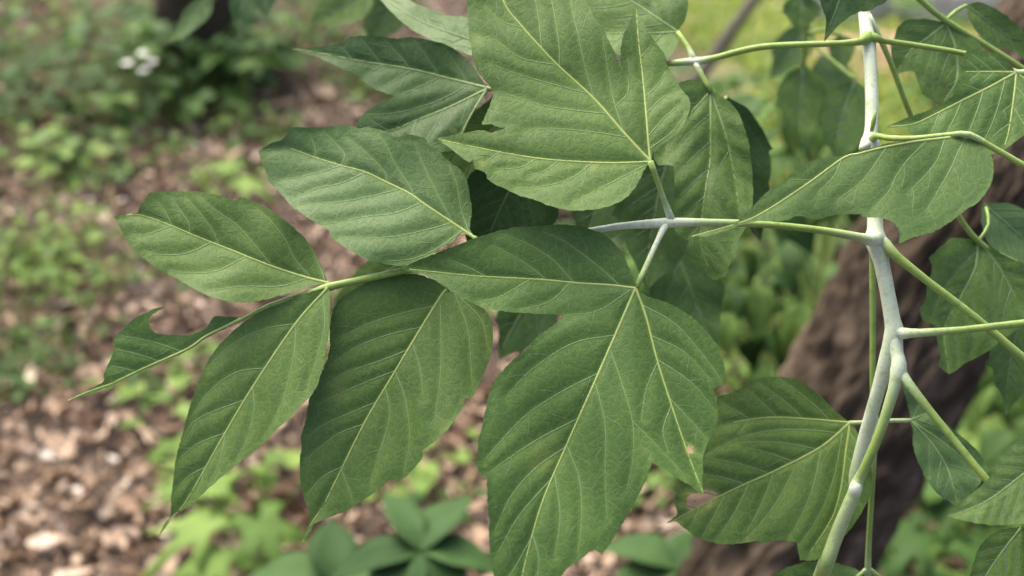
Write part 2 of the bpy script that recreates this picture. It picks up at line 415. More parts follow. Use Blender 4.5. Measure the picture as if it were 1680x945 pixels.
# ================================================================== SETTING: ground
def ground_h(x, y): return .018 * noise.noise(Vector((x * 1.3, y * 1.3, 0))) + .008 * noise.noise(Vector((x * 6, y * 6, 3)))
xs = np.concatenate([np.linspace(-60, -3.2, 12), np.linspace(-3, 3.4, 110), np.linspace(3.6, 60, 12)])
ys = np.concatenate([np.linspace(-30, .4, 8), np.linspace(.6, 7, 110), np.linspace(7.5, 90, 14)])
gv = [(x, y, ground_h(x, y) if (-3 <= x <= 3.4 and .6 <= y <= 7) else 0) for y in ys for x in xs]
gf = [(j * len(xs) + i, j * len(xs) + i + 1, (j + 1) * len(xs) + i + 1, (j + 1) * len(xs) + i) for j in range(len(ys) - 1) for i in range(len(xs) - 1)]
def ground_mat():
    m, t, b, out = new_mat('woodland_soil'); tc = N(t, 'ShaderNodeTexCoord')
    n = N(t, 'ShaderNodeTexNoise', Scale=1.6, Detail=6.0); t.links.new(tc.outputs['Object'], n.inputs['Vector'])
    n2 = N(t, 'ShaderNodeTexNoise', Scale=42.0, Detail=5.0, Roughness=.7); t.links.new(tc.outputs['Object'], n2.inputs['Vector'])
    c = ramp(t, n2.outputs[0], [(.28, (.022, .014, .009)), (.5, (.06, .040, .027)), (.72, (.13, .09, .062))])
    c = mix(t, .4, c, ramp(t, n.outputs[0], [(.3, (.04, .028, .02)), (.7, (.09, .062, .042))]))
    # mossy turf soil of the clearing at the back right
    sx = N(t, 'ShaderNodeSeparateXYZ'); t.links.new(tc.outputs['Object'], sx.inputs[0])
    mk = math_(t, 'MULTIPLY', math_(t, 'ADD', math_(t, 'MULTIPLY', sx.outputs[0], 2.2), -1.1, True), math_(t, 'ADD', math_(t, 'MULTIPLY', sx.outputs[1], 2.0), -5.4, True), True)
    mk = math_(t, 'MULTIPLY', mk, ramp(t, n.outputs[0], [(.25, (0, 0, 0)), (.42, (1, 1, 1))]))
    c = mix(t, mk, c, ramp(t, n2.outputs[0], [(.3, (.17, .21, .05)), (.7, (.32, .36, .12))]))
    t.links.new(c, b.inputs['Base Color']); b.inputs['Roughness'].default_value = .95
    bp = N(t, 'ShaderNodeBump', Strength=.8, Distance=.012); t.links.new(n2.outputs[0], bp.inputs['Height']); t.links.new(bp.outputs[0], b.inputs['Normal'])
    return m
tag(link('ground', mesh('ground', gv, gf), ground_mat()), kind='structure')

def island_mat(name, stops, rough=.8, trans=0, noise_scale=60.0):
    m, t, b, out = new_mat(name); g = N(t, 'ShaderNodeNewGeometry'); tc = N(t, 'ShaderNodeTexCoord')
    oi = N(t, 'ShaderNodeObjectInfo')
    rnd = math_(t, 'FRACT', math_(t, 'ADD', g.outputs['Random Per Island'], oi.outputs['Random']))
    c = ramp(t, rnd, stops)
    n = N(t, 'ShaderNodeTexNoise', Scale=noise_scale, Detail=4.0); t.links.new(tc.outputs['Object'], n.inputs['Vector'])
    c = mix(t, .6, c, ramp(t, n.outputs[0], [(.3, (.36, .36, .36)), (.7, (.62, .62, .62))]), 'OVERLAY')
    t.links.new(c, b.inputs['Base Color']); b.inputs['Roughness'].default_value = rough; b.inputs['Specular IOR Level'].default_value = .18
    if trans:
        tr = N(t, 'ShaderNodeBsdfTranslucent'); t.links.new(mix(t, 1.0, c, (1.7, 1.7, .7), 'MULTIPLY'), tr.inputs[0])
        ms = N(t, 'ShaderNodeMixShader'); ms.inputs[0].default_value = trans
        t.links.new(b.outputs[0], ms.inputs[1]); t.links.new(tr.outputs[0], ms.inputs[2]); t.links.new(ms.outputs[0], out.inputs[0])
    return m
LITTER = island_mat('dead_leaves', [(0, (.055, .034, .020)), (.22, (.15, .094, .058)), (.40, (.34, .24, .165)), (.75, (.46, .345, .255)), (1, (.56, .46, .365))])
def damp(m):
    """darker damp drifts in the litter"""
    t = m.node_tree; b = next(n for n in t.nodes if n.type == 'BSDF_PRINCIPLED'); src = b.inputs['Base Color'].links[0].from_socket
    tc = N(t, 'ShaderNodeTexCoord'); n = N(t, 'ShaderNodeTexNoise', Scale=4.5, Detail=3.0); t.links.new(tc.outputs['Object'], n.inputs['Vector'])
    t.links.new(mix(t, 1.0, src, ramp(t, n.outputs[0], [(.36, (.76, .72, .68)), (.54, (1, 1, 1))]), 'MULTIPLY'), b.inputs['Base Color'])
damp(LITTER)
PALE = island_mat('bleached_leaf', [(0, (.42, .36, .29)), (1, (.58, .56, .52))])

def flake(rg, L, W, curl):
    """a curled scrap of dead leaf: 3x3 verts, with thickness-free rim curl"""
    v = []
    for i, a in enumerate((-.5, 0, .5)):
        for j, c in enumerate((-.5, 0, .5)):
            wdt = W * (1 if i == 1 else .55) * rg.uniform(.7, 1.2)
            v.append((a * L * (1 if j == 1 else .8), c * wdt, curl * L * ((abs(a) * 1.2) ** 2 + (abs(c)) ** 2 * rg.uniform(-.4, 1.4)) * rg.uniform(.4, 1.4)))
    f = [(i * 3 + j, i * 3 + j + 1, (i + 1) * 3 + j + 1, (i + 1) * 3 + j) for i in range(2) for j in range(2)]
    return v, f
rg = random.Random(3); V, F = [], []
for k in range(42000):
    y = .9 + 5.2 * rg.random() ** 1.35; half = .35 + y * .62
    x = rg.uniform(-half, half)
    if x > .5 and y > 2.75 and rg.random() < .88: continue
    L = rg.uniform(.012, .036) if rg.random() < .92 else rg.uniform(.04, .07)
    v, f = flake(rg, L, L * rg.uniform(.25, .75), rg.uniform(-.3, .8))
    M = Matrix.Translation((x, y, ground_h(x, y) + rg.uniform(.004, .034))) @ Matrix.Rotation(rg.uniform(0, 6.28), 4, 'Z') @ Matrix.Rotation(rg.gauss(0, .5), 4, 'X') @ Matrix.Rotation(rg.gauss(0, .5), 4, 'Y')
    o = len(V); V += [M @ Vector(p) for p in v]; F += [tuple(i + o for i in q) for q in f]
tag(link('leaf_litter', mesh('leaf_litter', V, F, False), LITTER), 'brown curled dead leaf scraps covering the woodland floor', 'leaf litter', kind='stuff')

# grass of the lighter clearing behind
GRASS = island_mat('grass', [(0, (.16, .25, .055)), (.5, (.25, .35, .11)), (.85, (.36, .42, .17)), (1, (.48, .46, .27))], .6, .3)
V, F = [], []
for k in range(70000):
    y = rg.uniform(2.7, 8.5); x = rg.uniform(.15, .5 + .72 * y)
    edge = .2 + .35 * noise.noise(Vector((x * 1.2, y * 1.2, 9)))
    if x < .35 + edge or y < 2.75 + .5 * noise.noise(Vector((x * 2, 5, y))) + max(0, (x - 1.9)) * .8: continue
    h = rg.uniform(.02, .07); a = rg.uniform(0, 6.28); wv = rg.uniform(.003, .006); l = rg.uniform(.2, .9) * h
    dx, dy = math.cos(a), math.sin(a); o = len(V); z = -.01
    V += [(x - dy * wv, y + dx * wv, z), (x + dy * wv, y - dx * wv, z), (x + dx * l * .35 - dy * wv * .8, y + dy * l * .35 + dx * wv * .8, h * .6), (x + dx * l * .35 + dy * wv * .8, y + dy * l * .35 - dx * wv * .8, h * .6), (x + dx * l, y + dy * l, h)]
    F += [(o, o + 1, o + 3, o + 2), (o + 2, o + 3, o + 4)]
tag(link('grass', mesh('grass', V, F, False), GRASS), 'light green short grass of the clearing behind the branch', 'grass', kind='stuff')

# ================================================================== trunk
def bark_mat(name, lo, mid, hi):
    m, t, b, out = new_mat(name); tc = N(t, 'ShaderNodeTexCoord'); 
    cr = attr(t, 'crev'); luv = attr(t, 'luv', 'Vector')
    n = N(t, 'ShaderNodeTexNoise', Scale=14.0, Detail=7.0, Roughness=.7); t.links.new(luv, n.inputs['Vector'])
    n2 = N(t, 'ShaderNodeTexNoise', Scale=60.0, Detail=5.0, Roughness=.7); t.links.new(luv, n2.inputs['Vector'])
    c = ramp(t, n.outputs[0], [(.28, lo), (.5, mid), (.75, hi)])
    c = mix(t, .5, c, ramp(t, n2.outputs[0], [(.3, (.3, .3, .3)), (.7, (.66, .66, .66))]), 'OVERLAY')
    t.links.new(c, b.inputs['Base Color']); b.inputs['Roughness'].default_value = .92; b.inputs['Specular IOR Level'].default_value = .2
    bp = N(t, 'ShaderNodeBump', Strength=.9, Distance=.006); t.links.new(n2.outputs[0], bp.inputs['Height']); t.links.new(bp.outputs[0], b.inputs['Normal'])
    return m
BARK = bark_mat('bark', (.018, .013, .008), (.062, .046, .031), (.18, .138, .098))
BARK_GREY = bark_mat('bark_grey', (.07, .065, .05), (.14, .13, .10), (.24, .22, .18))
def trunk(name, pts, parent, mat, ridge=.006, K=120, step=.008, freq=15):
    """pts: [(Vector, radius)]"""
    W = np.array([list(p) + [r] for p, r in pts]); Q = catmull_n(W, step); X = Q[:, :3]
    T = np.gradient(X, axis=0); T /= np.linalg.norm(T, axis=1)[:, None]
    V, F, L = [], [], []; cum = 0
    for i in range(len(X)):
        if i: cum += float(np.linalg.norm(X[i] - X[i - 1]))
        t = T[i]; a = np.array((0, 1., .2)); a -= t * a.dot(t); a /= np.linalg.norm(a); b = np.cross(t, a)
        for k in range(K):
            an = 2 * math.pi * k / K; ca, sa = math.cos(an), math.sin(an)
            q = Vector((ca * freq * .16, sa * freq * .16, cum * freq * .33))
            warp = .55 * noise.noise(Vector((ca * 2, sa * 2, cum * 14)))
            q2 = Vector((ca * freq * .22 + warp, sa * freq * .22 + warp, cum * freq * .55))
            rdg = 1 - abs(noise.noise(q2 * 1.6)) * 2.2
            h = ridge * (max(-1, rdg) * .9 + .7 * noise.noise(q) + .35 * noise.noise(q2 * 4))
            V.append(X[i] + (a * ca + b * sa) * (Q[i, 3] + h)); L.append((ca * .16, sa * .16, cum * .55))
    for i in range(len(X) - 1):
        for k in range(K): F.append((i * K + k, i * K + (k + 1) % K, (i + 1) * K + (k + 1) % K, (i + 1) * K + k))
    F.append(tuple(range(K))[::-1]); F.append(tuple((len(X) - 1) * K + k for k in range(K)))
    me = mesh(name, V, F); at = me.attributes.new('luv', 'FLOAT_VECTOR', 'POINT'); at.data.foreach_set('vector', np.array(L, np.float32).ravel())
    o = link(name, me, mat); settle(o, parent, X[0]); return o
def px2m(r, d): return r * 2 * d * TAN / 1680
def trk(u, v, d, r): return (PT(u, v, d), px2m(r, d))
tp = [trk(905, 1665, 1.40, 175), trk(985, 1500, 1.37, 140), trk(1110, 1260, 1.33, 124), trk(1262, 945, 1.30, 118), trk(1448, 610, 1.30, 126), trk(1535, 430, 1.30, 122), trk(1625, 280, 1.31, 112), trk(1740, 80, 1.33, 106), trk(1860, -150, 1.36, 100)]
tree = empty('tree_trunk', tp[0][0]); tag(tree, 'leaning rough brown tree trunk behind the pale branching stem', 'tree')
trunk('trunk', tp, tree, BARK, .013, 190, .005, 22)

# ================================================================== THE BRANCH
br = empty('box_elder_branch', PT(1240, 1090, 1.22))
tag(br, 'leafy green branch with chalky white stem and large toothed compound leaves', 'branch')
nodeA = (1434, 392, .470)
stem_paths = [
    [(1402, -140, .520, 9, WHITE), (1412, -40, .505, 9.5, WHITE), (1420, 40, .492, 10, WHITE), (1424, 62, .489, 12.5, WHITE), (1427, 90, .486, 10.5, WHITE), (1430, 150, .481, 10.5, WHITE), (1430, 205, .477, 10.5, WHITE), (1428, 224, .476, 12, WHITE), (1427, 238, .475, 17, WHITE), (1431, 270, .474, 11.5, WHITE), (1435, 340, .472, 12, WHITE), (1436, 376, .471, 13, WHITE), (1436, 392, .470, 18, WHITE), (1446, 430, .470, 12.5, WHITE), (1456, 480, .470, 12, WHITE), (1464, 525, .470, 13, WHITE), (1467, 548, .470, 16, WHITE), (1455, 590, .472, 13, WHITE), (1441, 640, .476, 11, WHITE), (1418, 720, .483, 10.5, WHITE), (1398, 800, .488, 11.5, PALEG), (1370, 880, .494, 12.5, PALEG), (1346, 950, .50, 13, PALEG), (1310, 1040, .62, 13, PALEG), (1270, 1080, .9, 11, PALEG), (1236, 1092, 1.22, 10, PALEG)],
    [(1467, 545, .470, 13, WHITE), (1471, 580, .468, 11, WHITE), (1474, 590, .467, 11.5, WHITE), (1474, 608, .466, 13.5, WHITE), (1466, 640, .466, 9.5, PALEG), (1444, 708, .468, 8, GREEN), (1420, 765, .471, 8, GREEN), (1407, 790, .474, 9, PALEG), (1404, 800, .473, 10.5, (.66, .70, .60)), (1400, 812, .475, 10.5, PALEG), (1394, 826, .476, 11, PALEG), (1370, 885, .481, 11.5, PALEG), (1348, 945, .488, 11, GREEN), (1330, 1010, .56, 11, GREEN)],
    [(1427, 236, .475, 12, WHITE), (1418, 240, .472, 8, WHITE), (1412, 246, .471, 4, PALEG)],
]
tube('stem', stem_paths, br, K=14)
def stalk(paths, **kw): return tube('leaf_stalk', paths, br, **kw)

# --- leaf A: long compound leaf pointing left
sA = stalk([
    [(1438, 392, .468, 14, WHITE), (1424, 393, .465, 10, WHITE), (1408, 389, .463, 7.5, PALEG), (1340, 377, .461, 6, GREEN), (1250, 368, .459, 5.8, GREEN), (1160, 365, .456, 6.5, PALEG), (1112, 365, .455, 8, WHITE), (1092, 366, .455, 9, WHITE), (1040, 369, .455, 6.5, WHITE), (985, 376, .457, 5.5, WHITE), (860, 400, .461, 5.5, PALEG), (780, 418, .462, 5.5, GREEN), (700, 436, .460, 5.5, GREEN), (620, 453, .456, 6, GREEN), (560, 466, .454, 6.5, GREEN), (536, 472, .453, 7.5, GREEN), (490, 486, .452, 5, GREEN), (440, 502, .451, 4, GREEN), (405, 520, .450, 3.2, GREEN), (376, 534, .449, 2.6, GREEN)],
    [(1102, 362, .455, 7, WHITE), (1090, 330, .453, 4.6, PALEG), (1078, 296, .450, 4.6, GREEN), (1067, 265, .448, 5, GREEN)],
    [(1093, 366, .455, 7, WHITE), (1080, 392, .451, 4.5, WHITE), (1062, 432, .445, 4.5, PALEG), (1044, 472, .440, 5, GREEN)],
    [(795, 414, .462, 4, GREEN), (778, 388, .461, 3.5, GREEN)],
    [(745, 427, .461, 4, GREEN), (741, 450, .461, 3.5, GREEN), (735, 474, .461, 3.5, GREEN)]])
leaflet('leaflet', [(539,464,1),(528,439),(509,401),(483,375),(452,350),(420,332),(393,323,1),(386,329),(363,321),(325,315),(280,314),(245,316,1),(233,334),(225,349,1),(188,355,1),(201,382),(217,407),(242,429),(274,448),(312,470),(344,486),(388,496),(426,493),(471,482),(509,470)],
        [[(539,465),(500,455),(440,435),(380,411),(320,387),(270,366),(225,352),(192,356)]], .452, gx=.08, gy=.35, fold=.22, lat=0, parent=sA, extra=[[(533,462),(526,441),(510,407),(490,385)],[(507,452),(484,426),(469,395),(446,365),(419,340)],[(444,434),(415,399),(389,370),(350,342),(328,323)],[(360,403),(347,376),(328,350),(305,325)],[(312,384),(309,365),(293,342),(282,324)],[(282,371),(272,350),(259,330)],[(507,457),(457,470),(400,470),(343,477)],[(404,421),(354,445),(305,448),(280,443)],[(347,398),(305,416),(263,418),(240,412)],[(282,371),(236,386),(218,384)]], seed=1, mat=LEAF_PALE if 0 else LEAF)
leaflet('leaflet', [(538,472,1),(542,489),(540,534),(537,565),(528,610),(515,642),(496,664),(474,686),(421,738,1),(412,744),(369,778),(344,800),(312,829),(284,848),(272,866),(258,881,1),(268,862),(279,845),(282,807),(287,762),(296,724),(306,686),(322,635),(344,588),(369,556),(407,524),(445,502),(483,486)],
        [[(538,472),(484,533),(415,635),(369,711),(330,780),(300,830),(281,850),(261,877)]], .4525, gx=-.06, gy=.27, fold=.16, arch=.05, lat=0, parent=sA, extra=[[(485,532),(445,537),(401,553),(369,575),(344,600)],[(436,604),(388,611),(344,642),(314,684)],[(401,657),(356,673),(318,692),(298,724)],[(368,711),(325,728),(297,750)],[(338,766),(312,780),(292,800)],[(530,482),(533,534),(523,578),(503,640)],[(485,532),(483,578),(469,642),(452,686),(433,718)],[(415,635),(417,673),(407,718),(388,756)],[(369,711),(366,737),(356,770),(345,790)],[(335,772),(330,795),(322,812)]], seed=2)
leaflet('leaflet', [(780,389,1),(771,375),(774,345),(771,320),(765,294),(755,278),(736,264),(717,243,1),(705,240),(695,226),(663,218,1),(654,226),(628,215),(603,208,1),(590,210),(575,207),(552,206),(527,209),(505,209),(481,210),(463,228),(441,237),(425,248,1),(427,259),(436,282),(441,297),(457,313),(476,336),(495,350),(521,367),(540,378,1),(543,388),(559,401),(584,416),(603,426),(628,432),(654,436),(676,435),(698,424),(721,408),(743,396),(756,384)],
        [[(780,391),(745,368),(700,338),(670,317),(635,300),(600,283),(560,272),(515,258),(470,243),(430,247)]], .461, gx=.04, gy=.42, fold=.15, lat=0, parent=sA, extra=[[(744,367),(720,323),(698,278),(686,250),(679,232)],[(679,323),(673,307),(648,269),(635,240),(619,219)],[(634,299),(633,285),(609,259),(587,240),(568,224)],[(560,272),(565,253),(546,231),(530,216)],[(517,258),(517,243),(508,220)],[(770,382),(757,345),(749,301),(736,269)],[(741,366),(701,377),(648,388),(597,391),(556,390)],[(692,333),(648,350),(597,356),(559,364),(527,368)],[(657,310),(606,323),(552,332),(489,336)],[(559,272),(527,282),(489,291),(457,295)],[(760,378),(717,408),(679,424),(635,429)],[(600,283),(559,301),(521,309),(483,325)]], seed=3, mat=LEAF_PALE, relief=1.1, vein=VEIN)
leaflet('leaflet', [(735,474,1),(756,487),(788,503),(807,527),(808,564),(799,601),(783,638),(772,655,1),(764,654),(756,675),(735,704),(714,723),(693,739,1),(692,752),(672,776),(656,789),(640,786,1),(619,805),(592,823),(566,839),(518,858),(510,870),(494,893,1),(503,868),(507,855),(505,834),(494,802),(492,770),(494,728),(493,717,1),(500,696),(508,654),(523,622),(539,580),(542,532),(550,500),(582,474),(619,457),(672,449),(709,458)],
        [[(735,474),(725,484),(690,540),(648,610),(600,690),(560,770),(530,830),(510,860),(497,888)]], .461, gx=.02, gy=.24, fold=.16, arch=.03, lat=0, parent=sA, extra=[[(714,502),(661,514),(608,530),(560,553)],[(692,537),(635,550),(582,571),(545,596)],[(648,609),(608,624),(560,645),(518,665)],[(670,574),(619,594),(566,612),(535,630)],[(597,696),(555,712),(513,744),(500,755)],[(563,765),(529,783),(503,812)],[(619,659),(576,677),(529,698),(504,718)],[(722,490),(724,559),(722,622),(714,686)],[(745,478),(767,538),(772,585),(775,633)],[(677,562),(690,610),(694,650)],[(649,610),(666,659),(672,717),(664,770)],[(632,637),(640,680),(624,739),(608,792)],[(560,770),(574,807),(579,823)],[(755,489),(790,525),(800,570)]], seed=4, spots=[(555,640,16,.35),(735,700,12,.3),(505,840,14,.25)])
leaflet('leaflet', [(395,521,1),(363,519),(350,521),(341,534),(325,545),(299,550),(255,546),(247,537),(245,524),(252,515),(274,503,1),(261,504),(242,512),(220,524),(195,546),(185,562,1),(188,569),(179,594),(171,613),(169,626),(141,642),(109,658,1),(144,648),(172,639),(185,638,1),(187,631),(226,615),(236,609),(306,577),(337,556),(376,536)],
        [[(395,523),(376,533),(337,552),(306,573),(236,604),(186,628),(170,634),(141,644),(112,657)]], .450, gx=.1, gy=.3, fold=.1, lat=9, parent=sA, seed=5, relief=.8, rw=2.6, label='torn half-eaten leaflet at the tip of the long leaf')
leaflet('leaflet', [(1068,266,1),(1072,243),(1086,237),(1106,225),(1122,205),(1132,177),(1130,161),(1118,145),(1106,125),(1096,109),(1090,88),(1074,68),(1060,44),(1050,26),(1043,8,1),(1038,24),(1030,44),(1022,60),(1018,80),(1020,112),(1022,121,1),(1014,100),(1003,76),(989,48),(973,24),(957,-8),(930,-40),(880,-70),(805,-95,1),(780,-60),(766,-20),(766,12),(769,52),(774,84),(784,117),(803,141),(809,155),(798,185),(791,204),(806,203,1),(812,207),(829,209,1),(818,214),(805,217,1),(790,213),(760,219),(714,227,1),(736,241),(760,261),(770,266,1),(776,262),(780,277,1),(796,283),(798,293,1),(817,305),(845,318),(877,328),(909,340),(941,345),(973,344),(1005,336),(1030,322),(1046,301),(1058,277)],
        [[(1067,265),(1026,221),(977,165),(917,109),(889,80),(857,44),(825,0),(803,-85)], [(1067,266),(1010,268),(950,266),(880,260),(800,246),(720,229)], [(1067,264),(1064,235),(1060,185),(1055,130),(1048,70),(1044,15)]],
        .448, gx=.06, gy=.42, fold=.14, lat=0, parent=sA, extra=[[(1030,226),(973,217),(909,211),(861,213)],[(995,187),(941,181),(889,173),(841,158),(812,150)],[(966,154),(909,139),(853,123),(800,104)],[(914,107),(853,95),(812,66),(780,58)],[(857,46),(821,34),(795,8)],[(1024,219),(1006,161),(995,100),(989,60)],[(975,163),(961,113),(949,60),(933,-10)],[(918,110),(917,72),(905,0),(890,-50)],[(889,80),(885,40),(877,-5),(862,-55)],[(1010,175),(1030,152),(1030,126)],[(1056,273),(1001,301),(941,332)],[(973,267),(933,295),(881,307),(845,308)],[(917,264),(893,281),(868,288)],[(881,260),(853,275),(812,278)],[(821,249),(800,263)],[(1065,245),(1102,217),(1126,185)],[(1063,225),(1090,193),(1114,173)],[(1060,187),(1086,161),(1110,150)],[(1058,160),(1080,138),(1092,118)],[(1056,140),(1034,121),(1030,95)],[(1051,95),(1068,75)],[(830,5),(812,-30),(800,-50)]], seed=6, spots=[(973,273,9,.35),(790,265,7,.5),(808,214,6,.6),(780,66,10,.25)], label='large three-lobed leaflet with a nibbled left lobe')
leaflet('leaflet', [(1043,473,1),(1057,484),(1095,497),(1134,519),(1166,551),(1182,577),(1189,609),(1186,633,1),(1172,638),(1177,673),(1175,698),(1162,724),(1154,750),(1153,775),(1154,812,1),(1134,798),(1108,782),(1082,766),(1070,756,1),(1060,788),(1047,814),(1031,842),(1018,865),(999,894),(988,911,1),(974,902),(954,916),(932,932,1),(916,954),(897,986),(862,1022,1),(833,993),(810,945),(804,903),(802,865),(800,826),(799,782,1),(788,778),(783,756),(785,724),(791,698),(798,666),(810,628),(830,602),(858,577),(884,551),(910,532),(922,522,1),(915,516),(884,515),(839,512),(788,503),(750,484),(718,462),(690,450),(655,440,1),(698,423),(737,407),(788,388),(833,375),(878,371),(929,369),(967,375),(999,391),(1025,423),(1038,455)],
        [[(1043,473),(1003,565),(970,640),(930,730),(893,815),(870,890),(855,960),(860,1014)], [(1043,473),(1000,468),(950,465),(900,460),(850,457),(780,453),(720,447),(664,441)], [(1043,473),(1060,520),(1078,590),(1100,660),(1120,720),(1140,775),(1153,806)]],
        .440, gx=.03, gy=.28, fold=.13, arch=.02, lat=0, parent=sA, extra=[[(1009,550),(942,563),(878,602),(833,647)],[(982,612),(916,646),(858,686),(797,752)],[(950,686),(884,720),(826,758),(803,776)],[(929,733),(878,769),(839,814),(812,871)],[(908,782),(852,846),(818,905)],[(873,880),(846,929),(828,955)],[(1000,571),(1018,622),(1038,692),(1038,756),(1028,805)],[(1038,692),(1076,730),(1121,778)],[(976,625),(993,698),(993,775),(996,850)],[(930,731),(951,788),(954,852),(948,908)],[(910,777),(919,846),(910,915)],[(874,878),(884,916),(881,960)],[(1018,470),(980,436),(929,398),(890,380)],[(942,464),(903,423),(852,394),(820,384)],[(897,460),(858,430),(807,402)],[(798,454),(762,436),(735,425)],[(1035,476),(980,510),(925,518)],[(935,464),(903,494),(852,509)],[(871,458),(820,487),(782,496)],[(1053,500),(1108,532),(1153,583),(1182,622)],[(1068,551),(1121,577),(1165,622)],[(1078,590),(1134,628),(1172,672)],[(1099,654),(1140,698),(1160,720)],[(1079,594),(1060,640),(1052,690)],[(1102,664),(1088,705),(1096,742)],[(1121,722),(1142,742)]], seed=7, spots=[(895,748,26,.32),(880,765,12,.3),(1133,738,7,1.6),(1005,530,10,.25),(798,765,3,.5)], label='largest three-lobed leaflet with small brown spots')

# --- leaf B: behind, stalk crossing at the top
sB = stalk([
    [(1424, 62, .487, 12, LIME), (1412, 68, .484, 6.5, LIME), (1380, 71, .486, 5, GREEN), (1250, 77, .495, 5.3, GREEN), (1170, 96, .503, 5.5, GREEN), (1140, 101, .505, 7, WHITE), (1098, 104, .507, 5, GREEN), (980, 122, .510, 4.5, GREEN), (860, 140, .508, 4.5, GREEN), (800, 146, .506, 4, GREEN)],
    [(1140, 101, .505, 6, WHITE), (1128, 76, .508, 4.5, GREEN), (1112, 53, .512, 4, GREEN)],
    [(1140, 101, .505, 6, WHITE), (1152, 125, .503, 4.8, GREEN), (1166, 150, .501, 4.5, GREEN)],
    [(870, 139, .508, 3, GREEN), (850, 120, .512, 3, GREEN), (815, 82, .522, 3, GREEN)],
    [(890, 136, .508, 3, GREEN), (880, 200, .512, 3, GREEN), (855, 266, .516, 3, GREEN)],
    [(885, 140, .509, 3, GREEN), (880, 152, .535, 3, GREEN), (905, 300, .57, 3, GREEN), (905, 450, .60, 3, GREEN), (800, 432, .60, 3, GREEN), (690, 415, .60, 3, GREEN)],
    [(905, 290, .57, 3, GREEN), (1000, 300, .62, 3, GREEN), (1060, 330, .62, 3, GREEN), (1095, 380, .64, 3, GREEN)], [(1075, 350, .625, 3, GREEN), (1105, 230, .585, 3, GREEN)], [(1166, 152, .502, 3, GREEN), (1180, 168, .53, 3, GREEN), (1192, 160, .555, 3, GREEN)]])
leaflet('leaflet', [(1112,53,1),(1125,30),(1128,0),(1120,-40),(1050,-70),(970,-60),(945,-20,1),(955,10),(980,40),(990,55,1),(1000,80),(1040,98),(1075,100),(1100,92),(1110,75)],
        [[(1112,53),(1075,28),(1040,5),(990,-20),(950,-22)], [(1112,53),(1060,55),(995,55)]], .512, gx=0, gy=.5, step=7, parent=sB, seed=8, lat=6, mat=LEAF, vein=VEIN_PALE)
leaflet('leaflet', [(1166,148,1),(1182,157),(1203,173),(1219,201),(1229,241),(1235,290),(1234,340),(1228,365),(1212,392),(1205,410),(1198,433),(1190,452),(1172,460,1),(1157,450),(1150,435,1),(1140,425),(1127,410),(1130,395,1),(1124,392),(1108,380),(1106,350),(1107,310),(1106,273,1),(1098,271),(1080,272,1),(1072,255),(1075,225),(1095,170),(1112,138),(1140,130),(1155,137)],
        [[(1166,150),(1166,220),(1165,265),(1155,330),(1150,400),(1168,452)], [(1166,150),(1190,220),(1205,290),(1215,365)], [(1166,150),(1140,178),(1110,215),(1084,258)]], .501, gx=.05, gy=.28, fold=.20, step=6, parent=sB, seed=9, lat=9, relief=1.4, vein=VEIN_PALE, wave=1.3)
leaflet('leaflet', [(800,145,1),(790,165),(775,188),(768,200),(758,222),(745,247,1),(700,252),(640,240),(586,222,1),(584,203),(595,188),(612,175),(632,164),(648,158,1),(633,153),(612,145),(587,124),(554,109),(515,92),(475,80,1),(506,79),(554,72),(574,61),(602,58),(628,60),(648,63),(671,61),(701,65),(734,74),(760,91),(777,109),(792,132)],
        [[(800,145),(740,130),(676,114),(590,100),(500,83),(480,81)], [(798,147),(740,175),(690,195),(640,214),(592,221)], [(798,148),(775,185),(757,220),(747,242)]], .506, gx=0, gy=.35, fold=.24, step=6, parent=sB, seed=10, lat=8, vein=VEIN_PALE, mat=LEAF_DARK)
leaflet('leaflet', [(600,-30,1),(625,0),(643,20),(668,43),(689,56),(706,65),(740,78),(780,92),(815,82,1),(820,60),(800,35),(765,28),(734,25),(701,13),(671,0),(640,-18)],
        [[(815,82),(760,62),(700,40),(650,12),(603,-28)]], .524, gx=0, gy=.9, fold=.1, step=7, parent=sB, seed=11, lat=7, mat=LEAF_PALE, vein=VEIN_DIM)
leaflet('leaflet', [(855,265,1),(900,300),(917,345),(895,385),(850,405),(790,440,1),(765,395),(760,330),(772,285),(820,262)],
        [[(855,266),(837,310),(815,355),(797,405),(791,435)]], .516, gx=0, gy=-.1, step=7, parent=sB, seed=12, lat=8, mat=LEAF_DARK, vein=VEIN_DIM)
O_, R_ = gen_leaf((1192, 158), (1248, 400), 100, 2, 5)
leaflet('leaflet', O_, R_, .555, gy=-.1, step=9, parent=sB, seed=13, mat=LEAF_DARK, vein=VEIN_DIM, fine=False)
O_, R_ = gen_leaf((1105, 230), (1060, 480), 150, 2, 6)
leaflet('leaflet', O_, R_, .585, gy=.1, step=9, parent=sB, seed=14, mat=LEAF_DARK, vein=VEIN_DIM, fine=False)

leaflet('leaflet', [(880,150,1),(835,135),(795,170),(750,205),(715,250,1),(740,285),(790,305),(850,300),(885,240),(895,190)], [[(880,152),(830,195),(770,240),(720,250)], [(880,152),(860,230),(840,295)]], .535, gy=.1, step=8, parent=sB, seed=70, mat=LEAF, vein=VEIN_DIM, fine=False, lat=6)
for i, (b, tpp, wd, dd, mt) in enumerate([((905, 450), (818, 590), 100, .60, LEAF_DARK), ((690, 415), (535, 530), 90, .60, LEAF), ((1095, 380), (1172, 590), 120, .64, LEAF_DARK), ((1000, 300), (960, 420), 90, .62, LEAF_DARK)]):
    O_, R_ = gen_leaf(b, tpp, wd, 1, 80 + i); leaflet('leaflet', O_, R_, dd, gy=.1, step=9, parent=sB, seed=71 + i, mat=mt, vein=VEIN_DIM, fine=False, lat=6)
